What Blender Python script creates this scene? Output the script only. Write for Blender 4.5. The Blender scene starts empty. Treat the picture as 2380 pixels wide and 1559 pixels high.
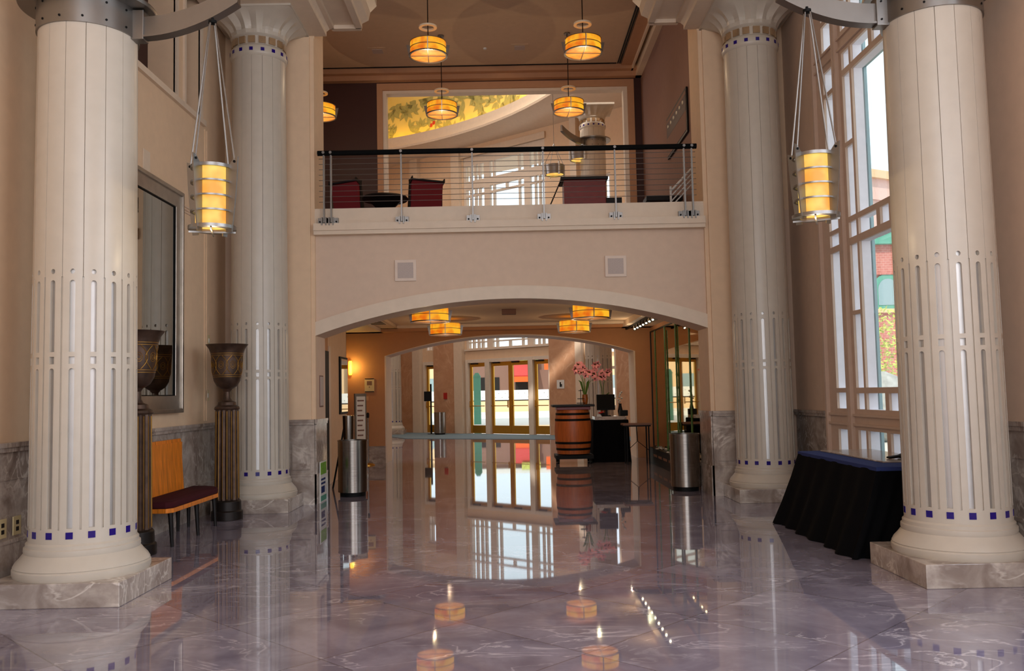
import bpy, math, random
from mathutils import Vector, Matrix
from mathutils.geometry import tessellate_polygon
random.seed(7)
C = bpy.context.scene.collection
SC = bpy.context.scene
PI = math.pi

# ------------------------------------------------------------------ camera
F = 2050.0
cam = bpy.data.cameras.new('camera'); cam_o = bpy.data.objects.new('camera', cam); C.objects.link(cam_o)
cam.sensor_width = 36.0; cam.lens = 36.0 * F / 2380.0; cam.clip_start = 0.05; cam.clip_end = 500
PITCH, YAW, ROLL = math.radians(3.748), math.radians(0.302), 0.021
fwd = Vector((math.sin(YAW) * math.cos(PITCH), math.cos(YAW) * math.cos(PITCH), math.sin(PITCH)))
rgt = Vector((math.cos(YAW), -math.sin(YAW), 0)); up = rgt.cross(fwd)
r2 = rgt * math.cos(ROLL) - up * math.sin(ROLL); u2 = up * math.cos(ROLL) + rgt * math.sin(ROLL)
# photo: horizontals rise to the right -> camera rolled clockwise
cam_o.matrix_world = Matrix(((r2.x, u2.x, -fwd.x, 0), (r2.y, u2.y, -fwd.y, 0), (r2.z, u2.z, -fwd.z, 1.6), (0, 0, 0, 1)))
SC.camera = cam_o
SC.view_settings.view_transform = 'Standard'; SC.view_settings.look = 'None'
SC.view_settings.gamma = 1.0; SC.view_settings.use_curve_mapping = False
SC.view_settings.exposure = -0.18

# ------------------------------------------------------------------ world, sun, daylight, hall fill
W = bpy.data.worlds.new('sky'); SC.world = W; W.use_nodes = True
wn = W.node_tree; wn.nodes.clear()
wo = wn.nodes.new('ShaderNodeOutputWorld'); wb = wn.nodes.new('ShaderNodeBackground')
wb.inputs[0].default_value = (0.80, 0.90, 1.0, 1); wb.inputs[1].default_value = 2.1
wn.links.new(wb.outputs[0], wo.inputs[0])

def sun(name, direction, e, col, ang=0.02):
    l = bpy.data.lights.new(name, 'SUN'); l.energy = e; l.color = col; l.angle = ang
    o = bpy.data.objects.new(name, l); C.objects.link(o)
    o.rotation_euler = Vector(direction).to_track_quat('-Z', 'Y').to_euler()
sun('sun', (0.35, 0.75, -0.9), 4.5, (1.0, 0.95, 0.88))

def area(name, loc, direction, sx, sy, e, col):
    l = bpy.data.lights.new(name, 'AREA'); l.shape = 'RECTANGLE'; l.size = sx; l.size_y = sy
    l.energy = e; l.color = col
    o = bpy.data.objects.new(name, l); C.objects.link(o); o.location = loc
    o.rotation_euler = Vector(direction).to_track_quat('-Z', 'Z').to_euler()
    return o
# daylight through the great window behind the viewer and through the near bay of the right window wall
area('daylight_rear_window', (0.3, -3.6, 4.3), (0, 1, -0.05), 7.0, 6.0, 430, (0.93, 0.94, 1.0))
area('daylight_side_window', (4.75, 3.2, 3.4), (-1, 0.25, -0.1), 4.0, 5.0, 330, (0.80, 0.87, 1.0))
area('hall_fill_overhead', (-1.5, 28.5, 15.4), (0, 0.15, -1), 6.0, 6.0, 560, (1.0, 0.97, 0.90))  # unseen overhead fill added to light the hall, no skylight in its ceiling
area('hall_fill_side', (-6.8, 27.5, 7.8), (1, 0.05, 0.1), 4.0, 5.0, 240, (0.92, 0.95, 1.0))  # unseen fill added on the left to brighten the tall hall column

# ------------------------------------------------------------------ materials
def lin(c):
    return tuple(((v / 255) / 12.92 if v / 255 <= 0.04045 else ((v / 255 + 0.055) / 1.055) ** 2.4) for v in c) + (1,)
def mat(name, rgb, rough=0.5, metal=0.0, noise=0.0, scale=8, spec=0.5, coat=0.0, bump=0.0, stretch=None, emit=None, estr=0, aniso=0):
    m = bpy.data.materials.new(name); m.use_nodes = True; nt = m.node_tree; b = nt.nodes['Principled BSDF']
    col = lin(rgb)
    b.inputs['Base Color'].default_value = col; b.inputs['Roughness'].default_value = rough
    b.inputs['Metallic'].default_value = metal; b.inputs['Specular IOR Level'].default_value = spec
    b.inputs['Coat Weight'].default_value = coat
    tc = nt.nodes.new('ShaderNodeTexCoord'); mp = nt.nodes.new('ShaderNodeMapping'); nz = nt.nodes.new('ShaderNodeTexNoise')
    nt.links.new(tc.outputs['Object'], mp.inputs[0]); nt.links.new(mp.outputs[0], nz.inputs[0])
    if stretch: mp.inputs['Scale'].default_value = stretch
    nz.inputs['Scale'].default_value = scale; nz.inputs['Detail'].default_value = 5
    k = noise if noise else 0.03
    cr = nt.nodes.new('ShaderNodeValToRGB')
    cr.color_ramp.elements[0].position = 0.3; cr.color_ramp.elements[1].position = 0.7
    cr.color_ramp.elements[0].color = tuple(v * (1 - k) for v in col[:3]) + (1,)
    cr.color_ramp.elements[1].color = tuple(min(1, v * (1 + k)) for v in col[:3]) + (1,)
    nt.links.new(nz.outputs[0], cr.inputs[0]); nt.links.new(cr.outputs[0], b.inputs['Base Color'])
    if bump:
        bp = nt.nodes.new('ShaderNodeBump'); bp.inputs['Strength'].default_value = bump; bp.inputs['Distance'].default_value = 0.01
        nt.links.new(nz.outputs[0], bp.inputs['Height']); nt.links.new(bp.outputs[0], b.inputs['Normal'])
    if emit:
        b.inputs['Emission Color'].default_value = lin(emit); b.inputs['Emission Strength'].default_value = estr
    if aniso: b.inputs['Anisotropic'].default_value = aniso
    return m

def marble(name, base, dark, vein, rough=0.12, tile=0, scale=1.0, coat=0.0, vw=0.06, ior=1.5):
    m = bpy.data.materials.new(name); m.use_nodes = True; nt = m.node_tree; N = nt.nodes; L = nt.links
    b = N['Principled BSDF']; tc = N.new('ShaderNodeTexCoord')
    def mix(f, a, c, mode='MIX'):
        x = N.new('ShaderNodeMix'); x.data_type = 'RGBA'; x.blend_type = mode
        for s, v in ((x.inputs[0], f), (x.inputs[6], a), (x.inputs[7], c)):
            if hasattr(v, 'is_output'): L.new(v, s)
            else: s.default_value = v
        return x.outputs[2]
    def ramp(src, *st):
        r = N.new('ShaderNodeValToRGB'); e = r.color_ramp.elements
        e[0].position, e[0].color = st[0][0], (st[0][1],) * 3 + (1,)
        e[1].position, e[1].color = st[-1][0], (st[-1][1],) * 3 + (1,)
        for p, v in st[1:-1]:
            q = e.new(p); q.color = (v,) * 3 + (1,)
        L.new(src, r.inputs[0]); return r.outputs[0]
    vec = tc.outputs['Object']
    tilefac = None
    if tile:
        mp = N.new('ShaderNodeMapping'); mp.inputs['Rotation'].default_value = (0, 0, PI / 4)
        mp.inputs['Location'].default_value = (0.12, 0.33, 0)
        mp.inputs['Scale'].default_value = (1 / tile, 1 / tile, 0.0); L.new(vec, mp.inputs[0])
        fl = N.new('ShaderNodeVectorMath'); fl.operation = 'FLOOR'; L.new(mp.outputs[0], fl.inputs[0])
        fr = N.new('ShaderNodeVectorMath'); fr.operation = 'FRACTION'; L.new(mp.outputs[0], fr.inputs[0])
        wnz = N.new('ShaderNodeTexWhiteNoise'); L.new(fl.outputs[0], wnz.inputs[0])
        ad = N.new('ShaderNodeVectorMath'); ad.operation = 'MULTIPLY_ADD'
        L.new(wnz.outputs['Color'], ad.inputs[0]); ad.inputs[1].default_value = (9, 9, 9); L.new(vec, ad.inputs[2])
        vec2 = ad.outputs[0]
        sp = N.new('ShaderNodeSeparateXYZ'); L.new(fr.outputs[0], sp.inputs[0])
        def edge(o):
            a = N.new('ShaderNodeMath'); a.operation = 'SUBTRACT'; L.new(o, a.inputs[0]); a.inputs[1].default_value = 0.5
            q = N.new('ShaderNodeMath'); q.operation = 'ABSOLUTE'; L.new(a.outputs[0], q.inputs[0]); return q.outputs[0]
        mx = N.new('ShaderNodeMath'); mx.operation = 'MAXIMUM'; L.new(edge(sp.outputs[0]), mx.inputs[0]); L.new(edge(sp.outputs[1]), mx.inputs[1])
        seam = ramp(mx.outputs[0], (0.4955, 0.0), (0.4975, 1.0))
        tilefac = wnz.outputs['Value']
    else: vec2 = vec
    n1 = N.new('ShaderNodeTexNoise'); n1.inputs['Scale'].default_value = 1.6 * scale; n1.inputs['Detail'].default_value = 9
    n1.inputs['Distortion'].default_value = 1.2; L.new(vec2, n1.inputs[0])
    mp2 = N.new('ShaderNodeMapping'); mp2.inputs['Rotation'].default_value = (0.5, 0.3, 0.9); mp2.inputs['Scale'].default_value = (1, 2.6, 1.5); L.new(vec2, mp2.inputs[0])
    n2 = N.new('ShaderNodeTexNoise'); n2.inputs['Scale'].default_value = 0.75 * scale; n2.inputs['Detail'].default_value = 7
    n2.inputs['Distortion'].default_value = 2.2; L.new(mp2.outputs[0], n2.inputs[0])
    n3 = N.new('ShaderNodeTexNoise'); n3.inputs['Scale'].default_value = 14 * scale; n3.inputs['Detail'].default_value = 6; L.new(vec2, n3.inputs[0])
    c0 = mix(ramp(n1.outputs[0], (0.35, 0), (0.65, 1)), lin(dark), lin(base))
    c0 = mix(ramp(n3.outputs[0], (0.45, 0), (0.75, 0.35)), c0, lin(dark))
    v = ramp(n2.outputs[0], (0.5 - vw / 2, 0), (0.5, 0.85), (0.5 + vw / 2, 0))
    n4 = N.new('ShaderNodeTexNoise'); n4.inputs['Scale'].default_value = 1.1 * scale; L.new(vec2, n4.inputs[0])
    mm = N.new('ShaderNodeMath'); mm.operation = 'MULTIPLY'; L.new(v, mm.inputs[0]); L.new(ramp(n4.outputs[0], (0.42, 0), (0.62, 1)), mm.inputs[1])
    c0 = mix(mm.outputs[0], c0, lin(vein))
    if tile:
        tv = N.new('ShaderNodeMath'); tv.operation = 'MULTIPLY'; L.new(tilefac, tv.inputs[0]); tv.inputs[1].default_value = 0.35
        c0 = mix(tv.outputs[0], c0, lin(dark))
        sm = N.new('ShaderNodeMath'); sm.operation = 'MULTIPLY'; L.new(seam, sm.inputs[0]); sm.inputs[1].default_value = 0.65
        c0 = mix(sm.outputs[0], c0, lin((50, 42, 44)))
    L.new(c0, b.inputs['Base Color']); b.inputs['Roughness'].default_value = rough; b.inputs['IOR'].default_value = ior
    b.inputs['Coat Weight'].default_value = coat; b.inputs['Coat Roughness'].default_value = 0.02
    return m

M = {}
M['wall'] = mat('wall_plaster_cream', (226, 194, 160), 0.75, noise=0.03)
M['wallp'] = mat('wall_plaster_rose', (216, 188, 164), 0.75, noise=0.03)
M['trim'] = mat('trim_paint_ivory', (222, 200, 176), 0.5)
M['col'] = mat('column_paint_ivory', (196, 184, 168), 0.34, spec=0.5)
M['tan'] = mat('wall_plaster_tan', (196, 150, 112), 0.8)
M['orange'] = mat('wall_plaster_ochre', (184, 130, 88), 0.8)
M['brown'] = mat('wall_panel_espresso', (58, 26, 20), 0.6, noise=0.08, stretch=(1, 1, 8))
M['taupe'] = mat('wall_paint_taupe', (128, 94, 80), 0.85)
M['ceil'] = mat('ceiling_paint_beige', (206, 178, 148), 0.85)
M['brownpl'] = mat('crown_paint_sienna', (184, 138, 104), 0.75)
M['pilas'] = marble('marble_pilaster_rose', (204, 158, 124), (188, 140, 106), (214, 172, 140), rough=0.3, scale=0.8)
M['floor'] = marble('marble_floor_polished', (160, 152, 166), (122, 114, 128), (222, 214, 220), rough=0.025, tile=1.15, scale=1.0, vw=0.035, coat=0.2, ior=1.95)
M['inlay'] = marble('marble_floor_inlay_rose', (176, 122, 100), (150, 98, 80), (205, 160, 140), rough=0.035, coat=0.35, ior=1.75)
M['wain'] = marble('marble_wainscot_grey', (190, 176, 164), (142, 126, 116), (230, 218, 206), rough=0.14, scale=2.0, vw=0.09)
M['silver'] = mat('metal_silver_satin', (146, 142, 138), 0.36, 1.0)
M['steel'] = mat('metal_brushed_steel', (140, 132, 124), 0.24, 1.0, noise=0.12, scale=6, stretch=(1, 1, 26))
M['slot'] = mat('metal_slot_inlay', (186, 182, 178), 0.42, 1.0)
M['blue'] = mat('tile_cobalt_blue', (30, 10, 112), 0.15)
M['amber'] = mat('glass_tile_amber', (150, 120, 88), 0.12, coat=0.6, noise=0.3, scale=3)
M['gold'] = mat('metal_polished_brass', (206, 156, 62), 0.28, 0.85)
M['frame'] = mat('window_paint_taupe', (208, 182, 162), 0.55)
M['framew'] = mat('window_paint_ivory', (224, 208, 190), 0.5)
M['teal'] = mat('window_metal_teal', (156, 176, 178), 0.4, 0.5)
M['wood'] = mat('wood_honey_slats', (222, 126, 34), 0.38, noise=0.3, scale=5, stretch=(6, 6, 0.6))
M['woodr'] = mat('wood_barrel_oak', (188, 98, 42), 0.45, noise=0.2, scale=6, stretch=(5, 5, 0.5))
M['cherry'] = mat('wood_cherry_red', (128, 30, 18), 0.4, noise=0.2, stretch=(1, 1, 5))
M['ebony'] = mat('wood_ebony', (18, 12, 11), 0.5, spec=0.3)
M['black'] = mat('black_cloth', (7, 7, 9), 0.95, spec=0.1)
M['navy'] = mat('navy_cloth', (44, 56, 104), 0.9, spec=0.2)
M['maroon'] = mat('upholstery_maroon', (64, 20, 26), 0.9, spec=0.2)
M['red'] = mat('upholstery_red', (120, 12, 20), 0.8)
M['blackm'] = mat('black_enamel', (8, 8, 8), 0.6, spec=0.2)
M['rail'] = mat('black_handrail', (6, 7, 7), 0.85, spec=0.15)
M['bronze'] = mat('bronze_patina', (78, 58, 46), 0.42, 0.55, noise=0.35, scale=9, bump=0.15)
M['bronzed'] = mat('bronze_dark', (32, 24, 20), 0.45, 0.5)
M['flute'] = mat('bronze_flute_gold', (160, 116, 46), 0.42, 0.7)
M['mirror'] = mat('mirror_glass', (168, 166, 160), 0.0, 1.0)
M['mirrord'] = mat('mirror_glass_smoked', (190, 168, 124), 0.02, 1.0)
M['mframe'] = mat('mirror_frame_pewter', (176, 168, 158), 0.3, 0.9, noise=0.1)
M['white'] = mat('white_paint', (225, 222, 215), 0.5)
M['reveal'] = mat('window_reveal_white', (246, 243, 250), 0.6)
M['paper'] = mat('printed_paper', (215, 205, 190), 0.7)
M['carpet'] = mat('carpet_blue_grey', (112, 132, 142), 0.95, noise=0.15, scale=60)
M['bamboo'] = mat('bamboo_green', (66, 100, 34), 0.4, noise=0.3, stretch=(1, 1, 6))
M['pink'] = mat('flower_pink', (236, 150, 154), 0.6, noise=0.25)
M['leaf'] = mat('leaf_green', (92, 130, 52), 0.6, noise=0.35)
M['leafy'] = mat('leaf_yellow_green', (190, 196, 96), 0.7, noise=0.35)
M['pot'] = mat('glazed_pot_amber', (150, 84, 34), 0.3)
M['redp'] = mat('red_paint', (178, 34, 26), 0.5)
M['orangep'] = mat('orange_paint', (226, 92, 24), 0.5)
M['teap'] = mat('teal_paint', (92, 160, 138), 0.6)
M['tanp'] = mat('stucco_tan', (226, 190, 146), 0.8)
M['pave'] = mat('pavement_concrete', (214, 208, 198), 0.9, noise=0.06)
M['grass'] = mat('grass_green', (112, 160, 50), 0.9, noise=0.3, scale=30)
M['rock'] = mat('rock_grey', (168, 166, 160), 0.9, noise=0.3, scale=4, bump=0.5)
M['plastic'] = mat('plastic_almond', (206, 186, 140), 0.5)
M['grille'] = mat('speaker_grille_grey', (186, 168, 158), 0.6, noise=0.1, scale=80)
M['darkgap'] = mat('shadow_gap_black', (14, 11, 10), 0.9)
M['screen'] = mat('monitor_screen', (16, 13, 10), 0.8, spec=0.2)
M['spk'] = mat('speaker_frame_cream', (226, 204, 186), 0.6)
M['warm'] = mat('painted_warm_white', (238, 224, 196), 0.6)
def shade(name, c1, c2, s, z0, z1):
    m = bpy.data.materials.new(name); m.use_nodes = True; nt = m.node_tree; b = nt.nodes['Principled BSDF']
    b.inputs['Base Color'].default_value = lin((110, 74, 40)); b.inputs['Roughness'].default_value = 0.5
    tc = nt.nodes.new('ShaderNodeTexCoord'); n = nt.nodes.new('ShaderNodeTexNoise'); n.inputs['Scale'].default_value = 5
    nt.links.new(tc.outputs['Object'], n.inputs[0])
    r = nt.nodes.new('ShaderNodeValToRGB'); r.color_ramp.elements[0].color = lin(c1); r.color_ramp.elements[1].color = lin(c2)
    r.color_ramp.elements[0].position = 0.36; r.color_ramp.elements[1].position = 0.64
    nt.links.new(n.outputs[0], r.inputs[0]); nt.links.new(r.outputs[0], b.inputs['Emission Color'])
    b.inputs['Emission Strength'].default_value = s
    return m
M['shade'] = shade('lamp_shade_alabaster_lit', (226, 104, 8), (255, 186, 40), 1.1, 0, 1)
M['shadeb'] = shade('lamp_shade_bottom_lit', (222, 112, 20), (250, 168, 56), 0.9, 0, 1)
M['lant'] = shade('lantern_glass_lit', (250, 168, 60), (255, 224, 110), 1.05, 0, 1)
M['bulb'] = mat('spot_bulb_lit', (255, 250, 235), 0.3, emit=(255, 238, 205), estr=14)
M['sconce'] = mat('sconce_glass_lit', (255, 220, 100), 0.3, emit=(255, 206, 60), estr=2.2)
def painting():
    m = bpy.data.materials.new('cove_mural_leaves'); m.use_nodes = True; nt = m.node_tree; b = nt.nodes['Principled BSDF']; N = nt.nodes; L = nt.links
    tc = N.new('ShaderNodeTexCoord'); n = N.new('ShaderNodeTexNoise'); n.inputs['Scale'].default_value = 1.3
    L.new(tc.outputs['Object'], n.inputs[0]); r = N.new('ShaderNodeValToRGB')
    r.color_ramp.elements[0].color = lin((226, 200, 96)); r.color_ramp.elements[1].color = lin((238, 222, 150))
    L.new(n.outputs[0], r.inputs[0]); L.new(r.outputs[0], b.inputs['Base Color']); b.inputs['Roughness'].default_value = 0.8
    return m
M['mural'] = painting()
M['muralleaf'] = mat('mural_leaf_sage', (170, 166, 104), 0.8, noise=0.12)
M['muralberry'] = mat('mural_berry_red', (200, 64, 40), 0.8)
M['covelight'] = mat('cove_strip_lit', (255, 220, 80), 0.5, emit=(255, 200, 30), estr=13)
def brick():
    m = bpy.data.materials.new('brick_red'); m.use_nodes = True; nt = m.node_tree; b = nt.nodes['Principled BSDF']; N = nt.nodes; L = nt.links
    tc = N.new('ShaderNodeTexCoord'); mp = N.new('ShaderNodeMapping'); mp.inputs['Rotation'].default_value = (PI / 2, 0, 0)
    L.new(tc.outputs['Object'], mp.inputs[0]); t = N.new('ShaderNodeTexBrick'); t.inputs['Scale'].default_value = 2.0
    t.inputs['Color1'].default_value = lin((198, 120, 106)); t.inputs['Color2'].default_value = lin((184, 104, 92)); t.inputs['Mortar'].default_value = lin((206, 156, 142))
    L.new(mp.outputs[0], t.inputs[0]); L.new(t.outputs[0], b.inputs['Base Color']); b.inputs['Roughness'].default_value = 0.9
    return m
M['brick'] = brick(); M['brickp'] = mat('brick_pale_pink', (224, 186, 172), 0.9, noise=0.08)
def glassm(name, tint=(0.94, 0.97, 0.96, 1)):
    m = bpy.data.materials.new(name); m.use_nodes = True; nt = m.node_tree; N = nt.nodes; L = nt.links
    out = N['Material Output']; N.remove(N['Principled BSDF'])
    t = N.new('ShaderNodeBsdfTransparent'); t.inputs[0].default_value = tint
    g = N.new('ShaderNodeBsdfGlossy'); g.inputs['Roughness'].default_value = 0.0
    fw = N.new('ShaderNodeLayerWeight'); fw.inputs[0].default_value = 0.5
    pw = N.new('ShaderNodeMath'); pw.operation = 'POWER'; pw.inputs[1].default_value = 4.0; L.new(fw.outputs['Facing'], pw.inputs[0])
    fr = N.new('ShaderNodeMath'); fr.operation = 'MULTIPLY_ADD'; fr.inputs[1].default_value = 0.8; fr.inputs[2].default_value = 0.03; L.new(pw.outputs[0], fr.inputs[0])
    mx = N.new('ShaderNodeMixShader'); L.new(fr.outputs[0], mx.inputs[0]); L.new(t.outputs[0], mx.inputs[1]); L.new(g.outputs[0], mx.inputs[2])
    L.new(mx.outputs[0], out.inputs[0]); return m
M['glass'] = glassm('window_glass_clear')

# ------------------------------------------------------------------ mesh helpers
class MB:
    def __init__(s): s.v = []; s.f = []; s.mi = []; s.mats = []
    def m(s, k):
        if k not in s.mats: s.mats.append(k)
        return s.mats.index(k)
    def add(s, vs, fs, k, T=None):
        o = len(s.v); i = s.m(k)
        for p in vs:
            p = Vector(p); s.v.append(T @ p if T else p)
        for f in fs: s.f.append(tuple(o + a for a in f)); s.mi.append(i)
        return s
    def box(s, x0, x1, y0, y1, z0, z1, k='wall', T=None):
        vs = [(x, y, z) for z in (z0, z1) for y in (y0, y1) for x in (x0, x1)]
        return s.add(vs, [(0, 2, 3, 1), (4, 5, 7, 6), (0, 1, 5, 4), (2, 6, 7, 3), (0, 4, 6, 2), (1, 3, 7, 5)], k, T)
    def lathe(s, prof, k, cx=0, cy=0, n=48, a0=0, a1=2 * PI, caps=True, T=None):
        full = abs(a1 - a0 - 2 * PI) < 1e-6; m = n if full else n + 1
        vs = []; fs = []
        for r, z in prof:
            for i in range(m):
                a = a0 + (a1 - a0) * i / n; vs.append((cx + r * math.cos(a), cy + r * math.sin(a), z))
        for j in range(len(prof) - 1):
            for i in range(n):
                a = j * m + i; b = j * m + (i + 1) % m; fs.append((a, b, b + m, a + m))
        if caps and full:
            fs.append(tuple(range(m - 1, -1, -1))); fs.append(tuple(range((len(prof) - 1) * m, len(prof) * m)))
        return s.add(vs, fs, k, T)
    def tube(s, pts, r, k, n=8, closed=False, T=None):
        pts = [Vector(p) for p in pts]; vs = []; fs = []; L = len(pts)
        for i, p in enumerate(pts):
            a = pts[(i - 1) % L] if (closed or i) else p; b = pts[(i + 1) % L] if (closed or i < L - 1) else p
            t = (b - a).normalized(); q = t.to_track_quat('Z', 'Y')
            rr = r[i] if isinstance(r, (list, tuple)) else r
            for j in range(n): vs.append(p + q @ Vector((rr * math.cos(2 * PI * j / n), rr * math.sin(2 * PI * j / n), 0)))
        for i in range(L if closed else L - 1):
            for j in range(n):
                a = i * n + j; b = i * n + (j + 1) % n; c = ((i + 1) % L) * n + (j + 1) % n; d = ((i + 1) % L) * n + j
                fs.append((a, b, c, d))
        if not closed:
            fs.append(tuple(range(n - 1, -1, -1))); fs.append(tuple(range((L - 1) * n, L * n)))
        return s.add(vs, fs, k, T)
    def poly(s, outer, holes, fn, k, thick):
        """extruded polygon (u,v) with holes; fn(u,v,w) -> xyz"""
        loops = [outer] + holes
        flat = [p for l in loops for p in l]
        tris = tessellate_polygon([[Vector((p[0], p[1], 0)) for p in l] for l in loops])
        n = len(flat); vs = [fn(p[0], p[1], 0) for p in flat] + [fn(p[0], p[1], thick) for p in flat]
        fs = [tuple(t) for t in tris] + [tuple(a + n for a in reversed(t)) for t in tris]
        o = 0
        for l in loops:
            for i in range(len(l)):
                a = o + i; b = o + (i + 1) % len(l); fs.append((a, b, b + n, a + n))
            o += len(l)
        return s.add(vs, fs, k)
    def rings(s, loops, k, closed=True, cap=True):
        n = len(loops[0]); vs = [p for l in loops for p in l]; fs = []
        for j in range(len(loops) - 1):
            for i in range(n if closed else n - 1):
                a = j * n + i; b = j * n + (i + 1) % n; fs.append((a, b, b + n, a + n))
        if cap: fs.append(tuple(range(n - 1, -1, -1))); fs.append(tuple(range((len(loops) - 1) * n, len(loops) * n)))
        return s.add(vs, fs, k)
    def grid_holes(s, u0, u1, v0, v1, holes, fn, k, thick):
        us = sorted(set([u0, u1] + [h[0] for h in holes] + [h[1] for h in holes])); vsx = sorted(set([v0, v1] + [h[2] for h in holes] + [h[3] for h in holes]))
        us = [u for u in us if u0 <= u <= u1]; vsx = [v for v in vsx if v0 <= v <= v1]
        def solid(i, j):
            if i < 0 or j < 0 or i >= len(us) - 1 or j >= len(vsx) - 1: return False
            u = (us[i] + us[i + 1]) / 2; v = (vsx[j] + vsx[j + 1]) / 2
            return not any(h[0] < u < h[1] and h[2] < v < h[3] for h in holes)
        for i in range(len(us) - 1):
            for j in range(len(vsx) - 1):
                if not solid(i, j): continue
                a, b, c, d = us[i], us[i + 1], vsx[j], vsx[j + 1]
                q = [fn(a, c, 0), fn(b, c, 0), fn(b, d, 0), fn(a, d, 0), fn(a, c, thick), fn(b, c, thick), fn(b, d, thick), fn(a, d, thick)]
                fs = [(0, 1, 2, 3), (7, 6, 5, 4)]
                if not solid(i, j - 1): fs.append((0, 4, 5, 1))
                if not solid(i, j + 1): fs.append((3, 2, 6, 7))
                if not solid(i - 1, j): fs.append((0, 3, 7, 4))
                if not solid(i + 1, j): fs.append((1, 5, 6, 2))
                s.add(q, fs, k)
        return s
    def build(s, name, parent=None, smooth=35, bevel=0):
        me = bpy.data.meshes.new(name); me.from_pydata([tuple(p) for p in s.v], [], s.f)
        for k in s.mats: me.materials.append(M[k])
        me.polygons.foreach_set('material_index', s.mi)
        import bmesh
        bm = bmesh.new(); bm.from_mesh(me); bmesh.ops.remove_doubles(bm, verts=bm.verts, dist=1e-5)
        bmesh.ops.recalc_face_normals(bm, faces=bm.faces); bm.to_mesh(me); bm.free()
        if smooth:
            me.polygons.foreach_set('use_smooth', [True] * len(me.polygons)); me.set_sharp_from_angle(angle=math.radians(smooth))
        o = bpy.data.objects.new(name, me); C.objects.link(o)
        if parent: o.parent = parent
        if bevel:
            b = o.modifiers.new('bevel', 'BEVEL'); b.width = bevel; b.segments = 2; b.limit_method = 'ANGLE'
        return o

def tag(o, label=None, cat=None, group=None, kind=None):
    if label: o['label'] = label
    if cat: o['category'] = cat
    if group: o['group'] = group
    if kind: o['kind'] = kind
    return o
def thing(name, label, cat, loc=(0, 0, 0), rz=0, group=None):
    o = bpy.data.objects.new(name, None); o.empty_display_size = 0.1; C.objects.link(o); o.location = loc; o.rotation_euler = (0, 0, rz)
    return tag(o, label, cat, group)
def struct(o, label=None): return tag(o, label, None, None, 'structure')
def copy_tree(o, parent=None):
    c = o.copy(); C.objects.link(c); c.parent = parent
    for ch in list(o.children): copy_tree(ch, c)
    return c
def grp(pref, g):
    for o in C.objects:
        if o.parent is None and (o.name == pref or o.name.startswith(pref + '.')): o['group'] = g
def place(o, loc, label=None, rz=None, group=None):
    o.location = loc
    if label: o['label'] = label
    if rz is not None: o.rotation_euler = (0, 0, rz)
    if group: o['group'] = group
    return o
def lamp(parent, loc, e, col, r=0.0):
    l = bpy.data.lights.new('lamp_light', 'POINT'); l.energy = e; l.color = col; l.shadow_soft_size = 0.0
    o = bpy.data.objects.new('lamp_light', l); C.objects.link(o); o.location = loc; o.parent = parent; return o
XZ = lambda Y: (lambda u, v, w: (u, Y + w, v))
YZ = lambda X: (lambda u, v, w: (X + w, u, v))

# ------------------------------------------------------------------ the setting: lobby shell
b = MB(); b.box(-9, 9, -4.2, 44, -0.25, 0, 'floor')
struct(b.build('floor', smooth=0), 'polished mauve grey marble floor with pale veins and diagonal joints')
XL, XR = -4.32, 4.4
# left wall with tall clerestory recesses above a sill
b = MB()
niches = [(8.2, 9.75, 5.6, 7.9), (9.95, 11.42, 5.6, 7.9), (11.76, 12.36, 5.6, 7.9)]
b.grid_holes(-4, 13.5, 0, 9.6, niches, YZ(XL), 'wall', -0.36)
b.box(XL - 0.44, XL - 0.36, 7.5, 13, 5.4, 8.2, 'brown')
struct(b.build('wall_left', smooth=0), 'cream plaster side wall carrying the framed mirror and high recesses')
b = MB()
for (y0, y1, z0, z1) in niches:
    for q in ((y0 - .06, y0, z0 - .06, z1), (y1, y1 + .06, z0 - .06, z1)): b.box(XL - 0.02, XL + 0.03, *q, 'trim')
b.box(XL - 0.01, XL + 0.05, 7.5, 12.5, 5.52, 5.6, 'trim')
for z in (4.12, 4.16, 4.2): b.box(XL, XL + 0.012, 11.6, 12.7, z, z + .018, 'wallp')
for y in (12.55, 12.63): b.box(XL, XL + 0.015, y, y + .03, 1.3, 5.5, 'wall')
struct(b.build('trim_1', smooth=0), 'thin plaster mouldings round the high recesses on the mirror wall')

def wains(b, fn, u0, u1, panel=True):
    """marble dado, fn(u, v, w) with w out of the wall"""
    def bx(a, c, z0, z1, w, k='wain'):
        q = [fn(a, z0, 0), fn(c, z0, 0), fn(c, z1, 0), fn(a, z1, 0), fn(a, z0, w), fn(c, z0, w), fn(c, z1, w), fn(a, z1, w)]
        b.add(q, [(0, 1, 2, 3), (7, 6, 5, 4), (0, 4, 5, 1), (3, 2, 6, 7), (0, 3, 7, 4), (1, 5, 6, 2)], k)
    bx(u0, u1, 0, 1.2, 0.04); bx(u0, u1, 0, 0.42, 0.065); bx(u0, u1, 0.42, 0.45, 0.075)
    bx(u0, u1, 1.19, 1.23, 0.07); bx(u0, u1, 1.23, 1.27, 0.085)
    bx(u0, u1, 0.95, 0.955, 0.045)
    return b
b = MB(); wains(b, lambda u, v, w: (XL + w, u, v), -4, 13.42); struct(b.build('trim_2', smooth=0), 'veined grey marble wainscot along the mirror wall')

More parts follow.
